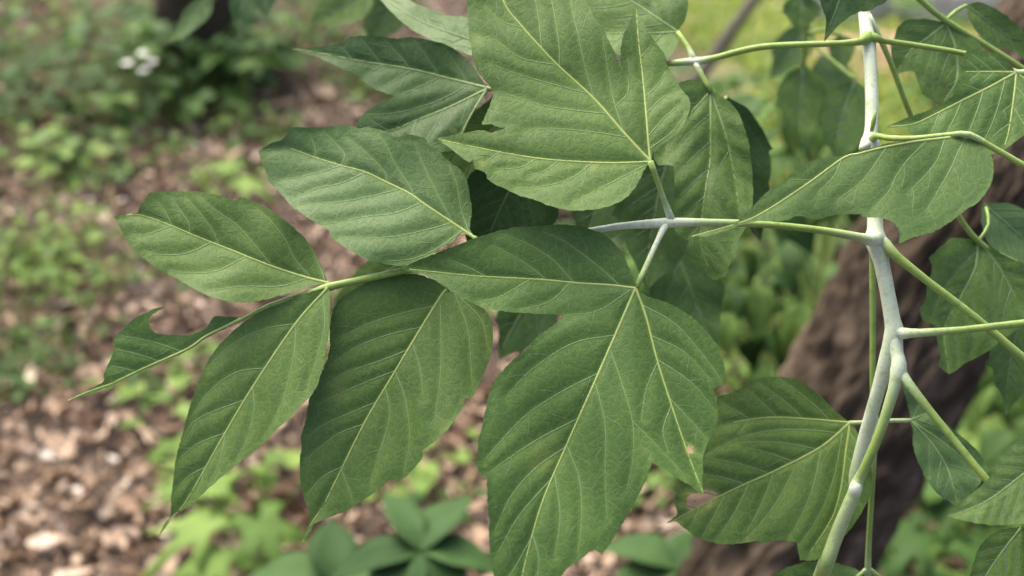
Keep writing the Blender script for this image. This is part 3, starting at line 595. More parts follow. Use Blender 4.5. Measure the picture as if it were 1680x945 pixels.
# --- leaf C: stalk to the right, one leaflet folded forward across the stem
sC = stalk([[(1428, 230, .476, 8, PALEG), (1439, 223, .466, 5.5, GREEN), (1455, 226, .458, 5, GREEN), (1500, 227, .448, 4.5, GREEN), (1560, 221, .440, 4.5, GREEN), (1590, 221, .438, 5.5, PALEG), (1625, 240, .438, 5, GREEN), (1680, 272, .438, 5.5, GREEN), (1760, 318, .440, 5.5, GREEN)],
            [(1430, 215, .470, 3, LIME), (1433, 200, .468, 4, LIME), (1437, 180, .468, 1.5, LIME)]])
leaflet('leaflet', [(1588,218,1),(1549,223),(1497,229),(1445,238),(1411,248),(1383,256),(1355,259),(1328,265),(1307,278),(1286,296),(1255,318),(1231,342),(1207,364),(1169,379),(1129,389,1),(1170,385),(1214,370),(1245,363),(1273,363),(1293,361),(1307,354),(1342,360),(1369,353),(1412,351,1),(1416,356),(1445,358),(1462,363),(1468,368),(1475,380),(1475,400,1),(1500,389),(1532,380),(1556,366),(1583,346),(1604,332),(1618,316),(1628,294),(1630,270),(1625,252),(1611,235),(1597,222)],
        [[(1588,221),(1549,227),(1497,233),(1445,243),(1411,252),(1383,260),(1320,305),(1250,350),(1207,368),(1135,388)]], .438, gx=.02, gy=.42, fold=.02, lat=5, parent=sC, seed=15, relief=.8, mat=LEAF_LIME,
        extra=[[(1586,224),(1572,250),(1560,277),(1540,312),(1520,345)],[(1522,230),(1490,262),(1470,290),(1458,315),(1430,345)],[(1550,228),(1540,258),(1522,284),(1490,316)],[(1455,242),(1430,278),(1412,300),(1372,330)],[(1381,261),(1368,290),(1340,318)]], rw=2.6, label='light green leaflet folded forward across the white stem')
# --- leaf D
sD = stalk([[(1426, 62, .488, 12, LIME), (1437, 62, .485, 7, LIME), (1450, 67, .486, 5, LIME), (1500, 74, .488, 4.6, GREEN), (1583, 88, .487, 4.3, GREEN), (1640, 106, .484, 4, GREEN), (1668, 119, .482, 5, PALEG), (1690, 118, .482, 5, PALEG), (1760, 125, .484, 5, PALEG)]])
leaflet('leaflet', [(1668,119,1),(1647,96),(1625,85),(1598,82),(1582,88),(1576,110),(1581,120,1),(1573,132),(1565,146),(1563,158,1),(1556,163),(1543,173),(1515,184),(1488,193),(1474,198),(1455,208,1),(1474,211),(1490,211,1),(1496,222),(1530,240),(1570,245),(1622,253),(1647,245),(1664,234),(1690,215),(1740,180,1),(1740,140),(1700,115)],
        [[(1668,119),(1620,145),(1583,163),(1540,185),(1500,203),(1460,208)], [(1668,119),(1620,118),(1584,118)], [(1668,119),(1662,170),(1655,215),(1648,240)], [(1668,119),(1700,145),(1735,178)]], .480, gx=0, gy=.38, parent=sD, seed=16, lat=8, step=6)
# --- leaf E
sE = stalk([[(1408, -110, .515, 8, WHITE), (1450, -60, .522, 5, GREEN), (1510, 0, .530, 5, GREEN), (1552, 34, .533, 5, GREEN), (1630, 82, .535, 5, GREEN), (1720, 140, .538, 5, GREEN)],
            [(1552, 34, .533, 3.5, GREEN), (1568, 18, .536, 3, GREEN), (1585, 9, .54, 3, GREEN)]])
leaflet('leaflet', [(1552,36,1),(1515,31),(1490,33),(1472,45),(1468,60),(1462,75),(1465,100),(1472,122,1),(1486,117),(1500,118),(1508,140),(1512,155,1),(1530,165),(1545,174,1),(1560,160),(1590,120),(1612,85),(1600,65),(1575,45)],
        [[(1552,38),(1568,80),(1570,130),(1548,168)], [(1552,38),(1525,60),(1495,82),(1474,115)]], .534, gy=.22, gx=.1, step=7, parent=sE, seed=17, lat=6, mat=LEAF, vein=VEIN_PALE)
leaflet('leaflet', [(1585,9,1),(1605,3),(1640,18),(1665,38),(1692,70),(1700,115,1),(1668,88),(1650,80),(1625,75),(1605,55),(1590,30)],
        [[(1585,9),(1620,35),(1655,62),(1697,110)]], .541, gy=.0, gx=.2, fold=.3, step=7, parent=sE, seed=18, lat=7, vein=VEIN_DIM)
# --- leaf G
sG = stalk([[(1422, 26, .493, 8, WHITE), (1440, 56, .493, 5, PALEG), (1462, 105, .496, 4.6, GREEN), (1495, 192, .502, 4.4, GREEN), (1540, 290, .515, 4.4, GREEN), (1575, 358, .524, 4.8, GREEN), (1605, 396, .528, 4.8, GREEN), (1640, 418, .532, 4, GREEN), (1690, 440, .54, 3.5, GREEN)],
            [(1605, 396, .528, 3, GREEN), (1622, 368, .531, 2.4, GREEN), (1618, 340, .536, 2.4, GREEN)]])
leaflet('leaflet', [(1605,393,1),(1585,391),(1561,391),(1543,405),(1524,423,1),(1529,442),(1522,461),(1519,489),(1508,507,1),(1515,526),(1533,535),(1538,563),(1543,586),(1538,600),(1557,614,1),(1585,596),(1612,582),(1640,560),(1680,530),(1700,480),(1690,440),(1650,420),(1625,403)],
        [[(1605,395),(1600,440),(1575,490),(1550,540),(1556,608)], [(1605,395),(1640,440),(1672,500)]], .529, gx=.1, gy=.18, fold=.2, step=6, parent=sG, seed=19, lat=9, mat=LEAF, relief=1.3, vein=VEIN_PALE)
O_, R_ = gen_leaf((1612, 335), (1760, 480), 90, 1, 8)
leaflet('leaflet', O_, R_, .545, gx=.4, gy=.3, step=8, parent=sG, seed=20, mat=LEAF_PALE, vein=VEIN_DIM, fine=False)
O_, R_ = gen_leaf((1700, 455), (1650, 680), 110, 2, 9)
leaflet('leaflet', O_, R_, .552, gx=.1, gy=.1, step=8, parent=sG, seed=21, mat=LEAF, vein=VEIN_DIM, fine=False)
# --- leaf H: stalk hanging straight down behind the stem
sH = stalk([[(1434, 396, .474, 10, PALEG), (1432, 420, .482, 6, GREEN), (1432, 520, .486, 5.2, GREEN), (1432, 640, .490, 5, GREEN), (1436, 690, .492, 5.5, WHITE), (1432, 780, .497, 4.8, GREEN), (1426, 880, .502, 4.8, GREEN), (1424, 932, .505, 5.5, PALEG), (1424, 1000, .512, 4, GREEN)],
            [(1436, 691, .492, 4.5, WHITE), (1418, 693, .492, 3.6, PALEG), (1394, 694, .492, 4, PALEG)],
            [(1436, 691, .492, 4.5, WHITE), (1465, 690, .493, 3.6, PALEG), (1494, 690, .494, 3.6, PALEG)],
            [(1424, 932, .505, 4, PALEG), (1408, 946, .504, 3.5, GREEN), (1390, 965, .504, 3, GREEN)],
            [(1424, 932, .505, 4, PALEG), (1440, 945, .506, 3.5, GREEN), (1460, 970, .508, 3, GREEN)]])
leaflet('leaflet', [(1395,694,1),(1374,677),(1350,653),(1327,634),(1304,622),(1273,618),(1246,620),(1227,630),(1200,644),(1177,651,1),(1169,696),(1153,746),(1119,796),(1105,820),(1111,843),(1093,858,1),(1109,856),(1122,866),(1142,881),(1173,891),(1207,893),(1246,887),(1248,894,1),(1273,887),(1308,889,1),(1312,920,1),(1347,916),(1381,885),(1408,850),(1428,812),(1430,773),(1420,735),(1406,707)],
        [[(1395,694),(1345,735),(1275,771),(1210,800),(1150,830),(1100,857)], [(1395,694),(1330,688),(1260,685),(1190,695)], [(1395,694),(1388,740),(1380,800),(1365,850),(1330,905)]], .492, gx=-.03, gy=.2, fold=.12, parent=sH, seed=22, lat=9, spots=[(1138,822,15,1.9),(1156,816,15,1.9),(1168,812,9,1.9),(1100,855,10,.4),(1211,732,3,.8)], label='broad leaflet with a dry brown patch near its tip')
leaflet('leaflet', [(1493,690,1),(1497,704),(1499,735),(1513,773),(1536,808),(1568,830,1),(1590,815),(1610,789),(1618,765),(1602,738),(1572,712),(1545,688),(1515,655),(1478,618,1),(1484,645),(1491,672)],
        [[(1493,690),(1530,730),(1555,770),(1570,824)], [(1493,690),(1510,683),(1530,675)], [(1493,690),(1550,728),(1600,770)]], .494, gx=.15, gy=.38, fold=.2, parent=sH, seed=23, lat=7, step=6, mat=LEAF_PALE, vein=VEIN_PALE)
leaflet('leaflet', [(1390,965,1),(1415,945),(1395,930),(1345,920),(1305,926),(1270,942),(1220,985,1),(1260,1000),(1330,1005)],
        [[(1390,965),(1340,958),(1290,965),(1226,984)]], .505, gx=0, gy=.6, parent=sH, seed=24, lat=7, step=7, mat=LEAF_DARK, vein=VEIN_DIM)
O_, R_ = gen_leaf((1460, 970), (1620, 1010), 70, 1, 10)
leaflet('leaflet', O_, R_, .508, gy=.4, step=8, parent=sH, seed=25, mat=LEAF_DARK, vein=VEIN_DIM, fine=False)
# --- stalks to the lower right
stalk([[(1436, 392, .470, 14, WHITE), (1452, 402, .468, 11, PALEG), (1470, 420, .466, 8, GREEN), (1520, 460, .464, 6.5, GREEN), (1600, 521, .462, 6.5, GREEN), (1680, 588, .460, 6.8, GREEN), (1760, 650, .46, 6.5, GREEN)]])
stalk([[(1465, 547, .472, 11, WHITE), (1485, 547, .465, 9.5, WHITE), (1510, 546, .462, 7, PALEG), (1580, 541, .456, 6, GREEN), (1680, 530, .450, 6.3, GREEN), (1770, 522, .446, 6, GREEN)]])
sS = stalk([[(1472, 602, .468, 10, WHITE), (1490, 628, .463, 8, PALEG), (1525, 673, .459, 6.5, GREEN), (1570, 728, .455, 6.2, GREEN), (1617, 785, .450, 6.2, GREEN), (1700, 880, .446, 6, GREEN), (1750, 930, .446, 5, GREEN)],
            [(1690, 868, .4465, 4, GREEN), (1712, 820, .437, 4, GREEN), (1752, 725, .428, 4, GREEN)],
            [(1690, 868, .4465, 4, GREEN), (1684, 864, .452, 3.5, GREEN), (1678, 863, .458, 3.5, GREEN)]])
leaflet('leaflet', [(1553,847,1),(1582,820),(1621,785),(1640,750),(1680,707),(1715,680),(1752,725,1),(1745,800),(1700,850),(1650,862),(1600,858)],
        [[(1752,727),(1690,770),(1630,815),(1590,836),(1556,847)]], .428, gx=.06, gy=.35, parent=sS, seed=26, lat=8, mat=LEAF_LIME, vein=VEIN_PALE)
leaflet('leaflet', [(1678,863,1),(1640,870),(1613,889),(1598,920),(1590,960),(1595,1000,1),(1650,1010),(1710,990),(1750,940,1),(1730,880)],
        [[(1678,863),(1645,905),(1615,950),(1598,995)], [(1678,863),(1705,900),(1745,938)]], .459, gx=0, gy=.2, parent=sS, seed=27, lat=7, mat=LEAF, vein=VEIN_PALE)
# --- leaf J over the top of the stem
sJ = stalk([[(1405, -120, .515, 8, PALEG), (1402, -95, .49, 5, GREEN), (1400, -60, .470, 4, GREEN)]])
leaflet('leaflet', [(1400,-60,1),(1350,-45),(1340,-15),(1350,15),(1355,36),(1352,68,1),(1369,50),(1389,30),(1411,19),(1422,20),(1444,8),(1456,0),(1470,-30,1),(1440,-50)],
        [[(1400,-60),(1385,-20),(1372,15),(1354,63)], [(1400,-60),(1430,-25),(1460,-5)]], .470, gy=0, parent=sJ, seed=28, lat=6, step=6, mat=LEAF_DARK, vein=VEIN_DIM)
# --- leaf K: dim leaves hanging farther back
sK = stalk([[(1403, -138, .52, 8, PALEG), (1372, -110, .60, 4, GREEN), (1330, -20, .70, 4, GREEN), (1322, 60, .73, 4, GREEN), (1318, 107, .75, 4, GREEN)],
            [(1322, 60, .73, 3, GREEN), (1360, 95, .72, 3, GREEN), (1405, 132, .71, 3, GREEN)],
            [(1330, -20, .70, 3, GREEN), (1316, -10, .71, 3, GREEN)],
            [(1323, 55, .73, 3, GREEN), (1350, 50, .74, 3, GREEN), (1378, 58, .75, 3, GREEN)]])
for i, (b, tpp, wd, dd) in enumerate([((1318, 107), (1312, 236), 84, .75), ((1405, 132), (1372, 268), 96, .71), ((1316, -10), (1312, 52), 62, .71), ((1378, 58), (1386, 112), 46, .75)]):
    O_, R_ = gen_leaf(b, tpp, wd, 2, 20 + i); leaflet('leaflet', O_, R_, dd, gy=.15, gx=.1, step=8, parent=sK, seed=30 + i, mat=LEAF, vein=VEIN_DIM, fine=False, lat=6)

for i, (b, tpp, wd, dd) in enumerate([((1330, 40), (1262, 130), 60, .95), ((1345, 90), (1392, 190), 70, .95)]):
    O_, R_ = gen_leaf(b, tpp, wd, 1, 60 + i); leaflet('leaflet', O_, R_, dd, gy=.1, gx=.1, step=9, parent=sK, seed=36 + i, mat=LEAF_LIME, vein=VEIN_DIM, fine=False, lat=6)
# --- another twig reaching in at the top left
tw = empty('leafy_twig', PT(470, -90, .80)); tag(tw, 'out-of-focus leafy twig drooping in beside the dark tree foot', 'branch')
tube('stem', [[(900, -260, .74, 6, GREEN), (640, -130, .78, 6, GREEN), (470, -90, .80, 5, GREEN), (350, -60, .82, 4, GREEN)]], tw)
sL = tube('leaf_stalk', [[(350, -60, .82, 3, GREEN), (352, -20, .82, 3, GREEN), (350, 2, .82, 3, GREEN)], [(400, -74, .81, 3, GREEN), (408, -40, .81, 3, GREEN)], [(440, -84, .80, 3, GREEN), (432, -40, .80, 3, GREEN)], [(640, -130, .78, 4, GREEN), (620, -60, .78, 4, GREEN), (612, -30, .78, 4, GREEN)], [(636, -128, .78, 4, GREEN), (650, -60, .80, 4, GREEN), (654, -20, .80, 4, GREEN)]], tw)
for i, (b, tpp, wd, dd, mt) in enumerate([((350, -6), (276, 72), 38, .82, LEAF_PALE), ((408, -42), (392, 62), 52, .81, LEAF_DARK), ((432, -42), (436, 30), 44, .80, LEAF_DARK), ((612, -32), (508, 42), 78, .78, LEAF), ((654, -22), (604, 72), 80, .80, LEAF_DARK)]):
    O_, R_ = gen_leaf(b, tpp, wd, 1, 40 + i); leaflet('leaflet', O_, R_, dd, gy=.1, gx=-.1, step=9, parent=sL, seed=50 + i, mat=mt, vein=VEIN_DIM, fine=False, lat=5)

# ================================================================== woodland plants
W_LIME = island_mat('weed_lime', [(0, (.08, .155, .025)), (.5, (.14, .235, .045)), (1, (.20, .30, .07))], .6, .25, 30.0)
W_MID = island_mat('weed_green', [(0, (.025, .065, .012)), (.5, (.055, .12, .024)), (1, (.10, .175, .035))], .6, .2, 30.0)
W_BLUE = island_mat('weed_bluish', [(0, (.024, .062, .016)), (.5, (.040, .090, .024)), (1, (.066, .125, .036))], .7, .15, 30.0)
W_STEM = island_mat('weed_stem', [(0, (.12, .20, .04)), (1, (.22, .30, .08))], .6, 0, 30.0)

def blade(L, W, kind='ovate', fold=.25, droop=.3, seed=0):
    """one leaf: base at origin, along +X, real fold and droop; returns verts, faces"""
    rg = random.Random(seed)
    if kind == 'lobed':
        V, F = [(0, 0, 0)], []; K = 36; lob = [(0, 1, .30), (.95, .86, .28), (-.95, .86, .28), (1.9, .55, .28), (-1.9, .55, .28)]
        ph = [rg.uniform(0, 6.28) for _ in range(3)]
        for ring in (.5, 1):
            for k in range(K):
                th = -math.pi + 2 * math.pi * (k + .5) / K
                r = max([.34 * (1 if abs(th) < 2.4 else .55)] + [a * math.exp(-((th - c) / w) ** 2) for c, a, w in lob])
                r = (.30 + .10 * math.cos(th) if ring < 1 else r * (1 + .06 * math.sin(th * 13 + ph[0])))
                x, y = r * L * math.cos(th), r * W * .62 * math.sin(th)
                V.append((x, y, fold * .45 * abs(y) - droop * .8 * r * r * L + .035 * L * math.sin(th * 3 + ph[1]) * r))
        for k in range(K):
            j = (k + 1) % K; F.append((0, 1 + k, 1 + j)); F.append((1 + k, 1 + K + k, 1 + K + j, 1 + j))
        return V, F
    elif kind == 'three':
        pts = [(0, 0), (.08, .16), (.25, .42), (.55, .60), (.50, .36), (.66, .26), (.80, .22), (.9, .08), (1, 0)]
    else:
        pts = [(0, 0), (.08, .20), (.22, .40), (.38, .48), (.54, .44), (.68, .33), (.82, .19), (.93, .07), (1, 0)]
    V, F = [], []; n = len(pts)
    for i, (a, h) in enumerate(pts):
        z0 = -droop * L * a * a
        for s in (0, 1, -1):
            hh = h * rg.uniform(.92, 1.08)
            V.append((a * L, s * hh * W, z0 + (fold * hh * W if s else 0) + (rg.uniform(-.03, .03) * L if s else 0)))
    for i in range(n - 1):
        b = i * 3; F.append((b, b + 3, b + 4, b + 1)); F.append((b, b + 2, b + 5, b + 3))
    return V, F
def xf(V, M): return [M @ Vector(p) for p in V]
def stem_geo(a, b, r):
    a, b = Vector(a), Vector(b); t = (b - a).normalized(); x = t.orthogonal().normalized(); y = t.cross(x); V = []
    for p, rr in ((a, r), ((a + b) / 2, r * .85), (b, r * .6)):
        for k in range(5): V.append(p + (x * math.cos(k * 1.2566) + y * math.sin(k * 1.2566)) * rr)
    F = [(i * 5 + k, i * 5 + (k + 1) % 5, i * 5 + 5 + (k + 1) % 5, i * 5 + 5 + k) for i in range(2) for k in range(5)]
    return V, F
def herb_mesh(kind, seed, size, n, height, mats):
    rg = random.Random(seed); V, F, MI = [], [], []
    def add(v, f, m):
        o = len(V); V.extend(v); F.extend(tuple(i + o for i in q) for q in f); MI.extend([m] * len(f))
    for i in range(n):
        a = rg.uniform(0, 6.28); h = height * rg.uniform(.35, 1); r = rg.uniform(.2, 1.3) * height * (1.3 if kind == 'small' else .8)
        tip = Vector((math.cos(a) * r, math.sin(a) * r, h)); base = Vector((rg.uniform(-.01, .01), rg.uniform(-.01, .01), -.01))
        add(*stem_geo(base, tip, .0016), 1)
        L = size * rg.uniform(.6, 1.15)
        for s in range(1 if kind != 'compound' else 3):
            v, f = blade(L, L * rg.uniform(.7, .95) if kind == 'lobed' else L * .75, 'lobed' if kind == 'lobed' else 'ovate', rg.uniform(.05, .3), rg.uniform(.1, .45), rg.random())
            M = Matrix.Translation(tip) @ Matrix.Rotation(a + (s - 1) * 1.1 * (kind == 'compound') + rg.uniform(-.5, .5), 4, 'Z') @ Matrix.Rotation(rg.uniform(-.35, .45), 4, 'Y') @ Matrix.Rotation(rg.uniform(-.4, .4), 4, 'X')
            add(xf(v, M), f, 0)
    me = mesh('herb', V, F, True, MI); [me.materials.append(m) for m in mats]; return me
PROTO = {}
for nm, mt in (('lime', W_LIME), ('mid', W_MID), ('blue', W_BLUE)):
    for kd, sz, n, hh in (('ovate', .055, 11, .10), ('lobed', .07, 7, .10), ('compound', .045, 8, .16), ('small', .03, 15, .075)):
        PROTO[nm, kd] = [herb_mesh(kd, 100 + q, sz, n, hh, [mt, W_STEM]) for q in range(3)]
LAB = {'lime': 'yellow-green', 'mid': 'mid green', 'blue': 'bluish green'}
SHAPE = {'ovate': 'oval-leaved', 'lobed': 'lobed-leaved', 'compound': 'three-leaflet', 'small': 'tiny-leaved'}
def herb(u, v, colr, kd, sc, where, z=0, loc=None):
    p = GR(u, v) if loc is None else Vector(loc)
    o = bpy.data.objects.new('woodland_weed', random.choice(PROTO[colr, kd])); COL.objects.link(o)
    o.location = (p.x, p.y, ground_h(p.x, p.y) + z); o.rotation_euler = (0, 0, random.uniform(0, 6.28)); o.scale = (sc,) * 3
    tag(o, f'{LAB[colr]} {SHAPE[kd]} woodland weed {where}', 'weed', f'{LAB[colr]} {SHAPE[kd]} weeds {where}')
    return o
def patch(u0, v0, u1, v1, n, kinds, sc, where):
    for _ in range(n):
        colr, kd = random.choice(kinds); herb(random.uniform(u0, u1), random.uniform(v0, v1), colr, kd, sc * random.uniform(.7, 1.3), where)
WL = 'in the leaf litter left of the leaves'; WD = 'around the dark tree foot'; WR = 'beneath the leaning trunk'; WC = 'behind the hanging leaves'
patch(0, 130, 300, 290, 26, [('mid', 'ovate'), ('blue', 'ovate'), ('mid', 'small'), ('blue', 'compound')], 1.2, WL)
patch(-20, 0, 260, 120, 18, [('mid', 'ovate'), ('mid', 'small'), ('lime', 'small')], 1.3, WL)
patch(0, 250, 130, 330, 7, [('lime', 'ovate'), ('lime', 'small')], 1.0, WL)
patch(-20, 390, 150, 560, 11, [('lime', 'small'), ('mid', 'small'), ('lime', 'small')], 1.2, WL)
patch(0, 600, 120, 660, 7, [('blue', 'small'), ('mid', 'small')], 1.0, WL)
patch(240, 70, 440, 210, 18, [('blue', 'ovate'), ('mid', 'compound'), ('blue', 'compound'), ('mid', 'small')], 1.4, WD)
patch(330, 220, 470, 330, 6, [('mid', 'small'), ('lime', 'small'), ('mid', 'ovate')], 1.0, WL)
patch(440, 0, 640, 190, 20, [('mid', 'ovate'), ('lime', 'small'), ('mid', 'small'), ('mid', 'compound')], 1.3, WD)
patch(250, 400, 560, 520, 4, [('mid', 'small'), ('lime', 'small')], .9, WL)
patch(250, 600, 330, 690, 2, [('lime', 'ovate'), ('mid', 'small')], .8, WL)
patch(320, 740, 420, 940, 4, [('lime', 'ovate'), ('lime', 'lobed'), ('mid', 'small')], .95, WL)
patch(560, 500, 820, 900, 8, [('lime', 'ovate'), ('mid', 'ovate'), ('mid', 'small')], .8, WC)
patch(940, 150, 1360, 420, 26, [('mid', 'ovate'), ('lime', 'small'), ('mid', 'compound')], 1.5, WC)
patch(1030, 420, 1330, 660, 30, [('mid', 'ovate'), ('lime', 'small'), ('blue', 'compound'), ('mid', 'small')], 1.35, WC)
patch(1050, 640, 1200, 920, 8, [('mid', 'ovate'), ('mid', 'small')], 1.0, WC)
patch(1430, 560, 1760, 760, 24, [('mid', 'ovate'), ('lime', 'ovate'), ('mid', 'lobed'), ('mid', 'small')], 1.3, WR)
patch(1400, 760, 1720, 1050, 17, [('mid', 'lobed'), ('mid', 'ovate'), ('mid', 'small')], 1.1, WR)
patch(1500, 150, 1760, 420, 16, [('mid', 'ovate'), ('mid', 'compound')], 1.5, WR)

patch(325, 120, 420, 165, 6, [('mid', 'compound'), ('blue', 'compound'), ('mid', 'ovate')], 1.5, WD)
# plants that stand out: stem and leaves as parts
def plant(name, label, base, leaves, mat, cat='plant', stem_r=.003, kind='ovate'):
    """leaves: [(attach point, direction yaw, pitch, roll, length, width)]"""
    base = Vector(base); root = empty(name, base); tag(root, label, cat)
    V, F = [], []
    top = max((Vector(l[0]) for l in leaves), key=lambda p: p.z)
    def add(v, f):
        o = len(V); V.extend(v); F.extend(tuple(i + o for i in q) for q in f)
    add(*stem_geo((0, 0, -.02), top - base, stem_r))
    for i, (p, yaw, pit, rol, L, Wd) in enumerate(leaves):
        p = Vector(p) - base
        add(*stem_geo((top - base) * min(1, max(.15, p.z / max(1e-3, (top - base).z) - .12)), p, stem_r * .55))
        v, f = blade(L, Wd, kind, .22 if kind == 'lobed' else .42, .26, i * 7 + 3)
        M = Matrix.Rotation(yaw, 4, 'Z') @ Matrix.Rotation(pit, 4, 'Y') @ Matrix.Rotation(rol, 4, 'X')
        lo = link('leaf', mesh('leaf', xf(v, M), f), mat, root, p)
        if kind != 'lobed': sm = lo.modifiers.new('round', 'SUBSURF'); sm.levels = sm.render_levels = 1
        so_ = lo.modifiers.new('thick', 'SOLIDIFY'); so_.thickness = .0004
    link('stem', mesh('stem', V, F), W_STEM, root, (0, 0, 0))
    return root
# five-leaflet plant in front of the big leaf's foot
c = PT(690, 905, 1.15); b = Vector((c.x + .03, c.y + .03, 0))
plant('five_leaflet_creeper', 'bluish green five-leaflet plant on a lime stalk below the hanging leaves', b,
      [(c, R(118), R(-22), .1, .082, .04), (c, R(58), R(-20), -.1, .085, .046), (c, R(188), R(2), 0, .09, .046), (c, R(-4), R(2), 0, .085, .044), (c, R(-60), R(14), 0, .09, .06), (c, R(240), R(14), 0, .10, .06)], W_BLUE, stem_r=.0035)
c = PT(545, 960, 1.25); b = Vector((c.x, c.y + .05, 0))
plant('five_leaflet_creeper', 'bluish green leafy plant half hidden under the drooping leaflet tips', b,
      [(c, R(95), R(-20), .1, .09, .055), (c, R(30), R(-5), -.1, .09, .05), (c, R(165), R(-5), 0, .10, .06), (c, R(-80), R(14), 0, .09, .06)], W_BLUE)
c = PT(1110, 935, 1.30); b = Vector((c.x + .02, c.y + .05, 0))
plant('five_leaflet_creeper', 'bluish green plant at the foot of the leaning trunk', b,
      [(c, R(150), R(-10), .1, .09, .06), (c, R(50), R(-15), -.1, .08, .055), (c, R(200), R(5), 0, .09, .06), (c, R(0), R(0), 0, .08, .055)], W_BLUE)
# lime seedling with broad lobed leaves, bottom left
def seedling(name, label, specs, mat, kind='lobed', base_off=(0, .03), cat='seedling'):
    pts = [PT(u, v, d) for (u, v, d, *_r) in specs]; m = sum(pts, Vector()) / len(pts)
    return plant(name, label, (m.x + base_off[0], m.y + base_off[1], 0), [(p, R(s[3]), R(s[4]), R(s[5]), s[6], s[7]) for p, s in zip(pts, specs)], mat, cat, .0025, kind)
def gd(u, v, h):
    """depth at which the view direction passes height h"""
    k = TAN / 840; r = UPV * ((472.5 - v) * k) + FWD; return (CAM.z - h) / -r.z
def sp(u, v, h, *r): return (u, v, gd(u, v, h), *r)
seedling('maple_seedling', 'lime green seedling with broad lobed leaves on brown litter', [sp(335, 855, .14, 230, 6, 0, .13, .15), sp(425, 858, .15, -60, 10, 5, .13, .15), sp(350, 915, .12, 260, 5, -5, .12, .13), sp(330, 800, .15, 150, -5, 8, .10, .11), sp(350, 800, .16, 95, -6, 0, .10, .11), sp(420, 920, .11, -20, 8, 0, .09, .10)], W_LIME)
seedling('maple_seedling', 'small lime seedling beside the drooping pointed leaflet', [sp(300, 765, .10, 150, 0, 5, .07, .07), sp(330, 740, .12, 80, -5, 0, .07, .07), sp(290, 800, .10, 215, 5, 0, .07, .08), sp(340, 790, .11, -40, 5, 0, .07, .08)], W_LIME)
seedling('maple_seedling', 'pale lime two-leaved seedling above the oval leaflet', [sp(375, 275, .10, 140, 0, 0, .11, .13), sp(400, 300, .10, -30, 8, 0, .11, .13)], W_LIME)
seedling('maple_seedling', 'small lime seedling behind the torn leaflet', [sp(275, 650, .07, 170, 0, 0, .06, .07), sp(300, 670, .08, -20, 0, 0, .06, .07), sp(290, 630, .09, 80, 0, 0, .06, .07)], W_LIME)
seedling('maple_seedling', 'bright green sapling with large lobed leaves right of the leaning trunk', [sp(1560, 830, .22, 200, 8, 0, .11, .13), sp(1530, 800, .24, 130, 0, 0, .11, .12), sp(1600, 900, .2, -60, 10, 0, .12, .13), sp(1500, 880, .2, 230, 8, 0, .12, .13), sp(1640, 800, .24, 30, 0, 0, .12, .13)], W_MID)
seedling('maple_seedling', 'yellow green sapling with lobed leaves behind the leaning trunk', [sp(1600, 640, .25, 170, 8, 0, .14, .16), sp(1660, 620, .27, 40, 0, 0, .14, .15), sp(1640, 690, .22, -60, 10, 0, .14, .15), sp(1590, 720, .22, 230, 8, 0, .13, .15)], W_LIME)

# leafy shrubs behind the branch
def shrub(label, box, n, L, dr, mat, seed):
    g = random.Random(seed); lv = []
    for _ in range(n):
        u, v, d = g.uniform(box[0], box[2]), g.uniform(box[1], box[3]), g.uniform(*dr); l = L * g.uniform(.7, 1.2)
        lv.append((PT(u, v, d), g.uniform(R(200), R(340)), R(g.uniform(15, 65)), g.uniform(-.5, .5), l, l * .72))
    m = sum((l[0] for l in lv), Vector()) / n
    return plant('leafy_shrub', label, (m.x + .05, m.y + .25, 0), lv, mat, 'shrub', .0022)
shrub('mid green leafy shrub in front of the grassy clearing, behind the white stem', (1235, 150, 1420, 330), 30, .062, (1.15, 1.6), W_MID, 4)
shrub('green leafy shrub between the largest leaflet and the leaning trunk', (1050, 400, 1330, 600), 44, .058, (1.25, 1.75), W_MID, 5)
shrub('green leafy shrub right of the leaning trunk', (1560, 560, 1720, 800), 26, .065, (1.5, 1.9), W_MID, 6)
# white wildflower
def flower():
    b = GR(232, 215); root = empty('white_wildflower', b); tag(root, 'white wildflower cluster on a thin stalk near the dark tree foot', 'flower')
    wm, t, bs, o = new_mat('petal_white'); oi = N(t, 'ShaderNodeTexCoord'); n = N(t, 'ShaderNodeTexNoise', Scale=200.0); t.links.new(oi.outputs['Object'], n.inputs['Vector'])
    t.links.new(ramp(t, n.outputs[0], [(.3, (.72, .72, .66)), (.7, (.85, .85, .8))]), bs.inputs['Base Color'])
    V, F = [], []
    heads = [(208, 104), (234, 88), (248, 102), (236, 116)]
    d = gd(232, 175, 0) - .25
    for (u, v) in heads:
        p = PT(u, v, d) - b; o_ = len(V); sv, sf = stem_geo((0, 0, -.01) if not V else (0, 0, p.z * .55), p, .002); V += sv; F += [tuple(i + o_ for i in q) for q in sf]
        pv, pf = [], []
        for k in range(9):
            v_, f_ = blade(.017, .011, 'ovate', .1, .2, k); M = Matrix.Rotation(k * .698, 4, 'Z') @ Matrix.Rotation(R(-18), 4, 'Y'); o2 = len(pv); pv += xf(v_, M); pf += [tuple(i + o2 for i in q) for q in f_]
        link('flower_head', mesh('flower_head', pv, pf), wm, root, p)
    o_ = len(V); sv, sf = stem_geo((0, 0, -.01), (0, 0, .2), .003); V += sv; F += [tuple(i + o_ for i in q) for q in sf]
    link('stem', mesh('stem', V, F), W_STEM, root, (0, 0, 0))
flower()

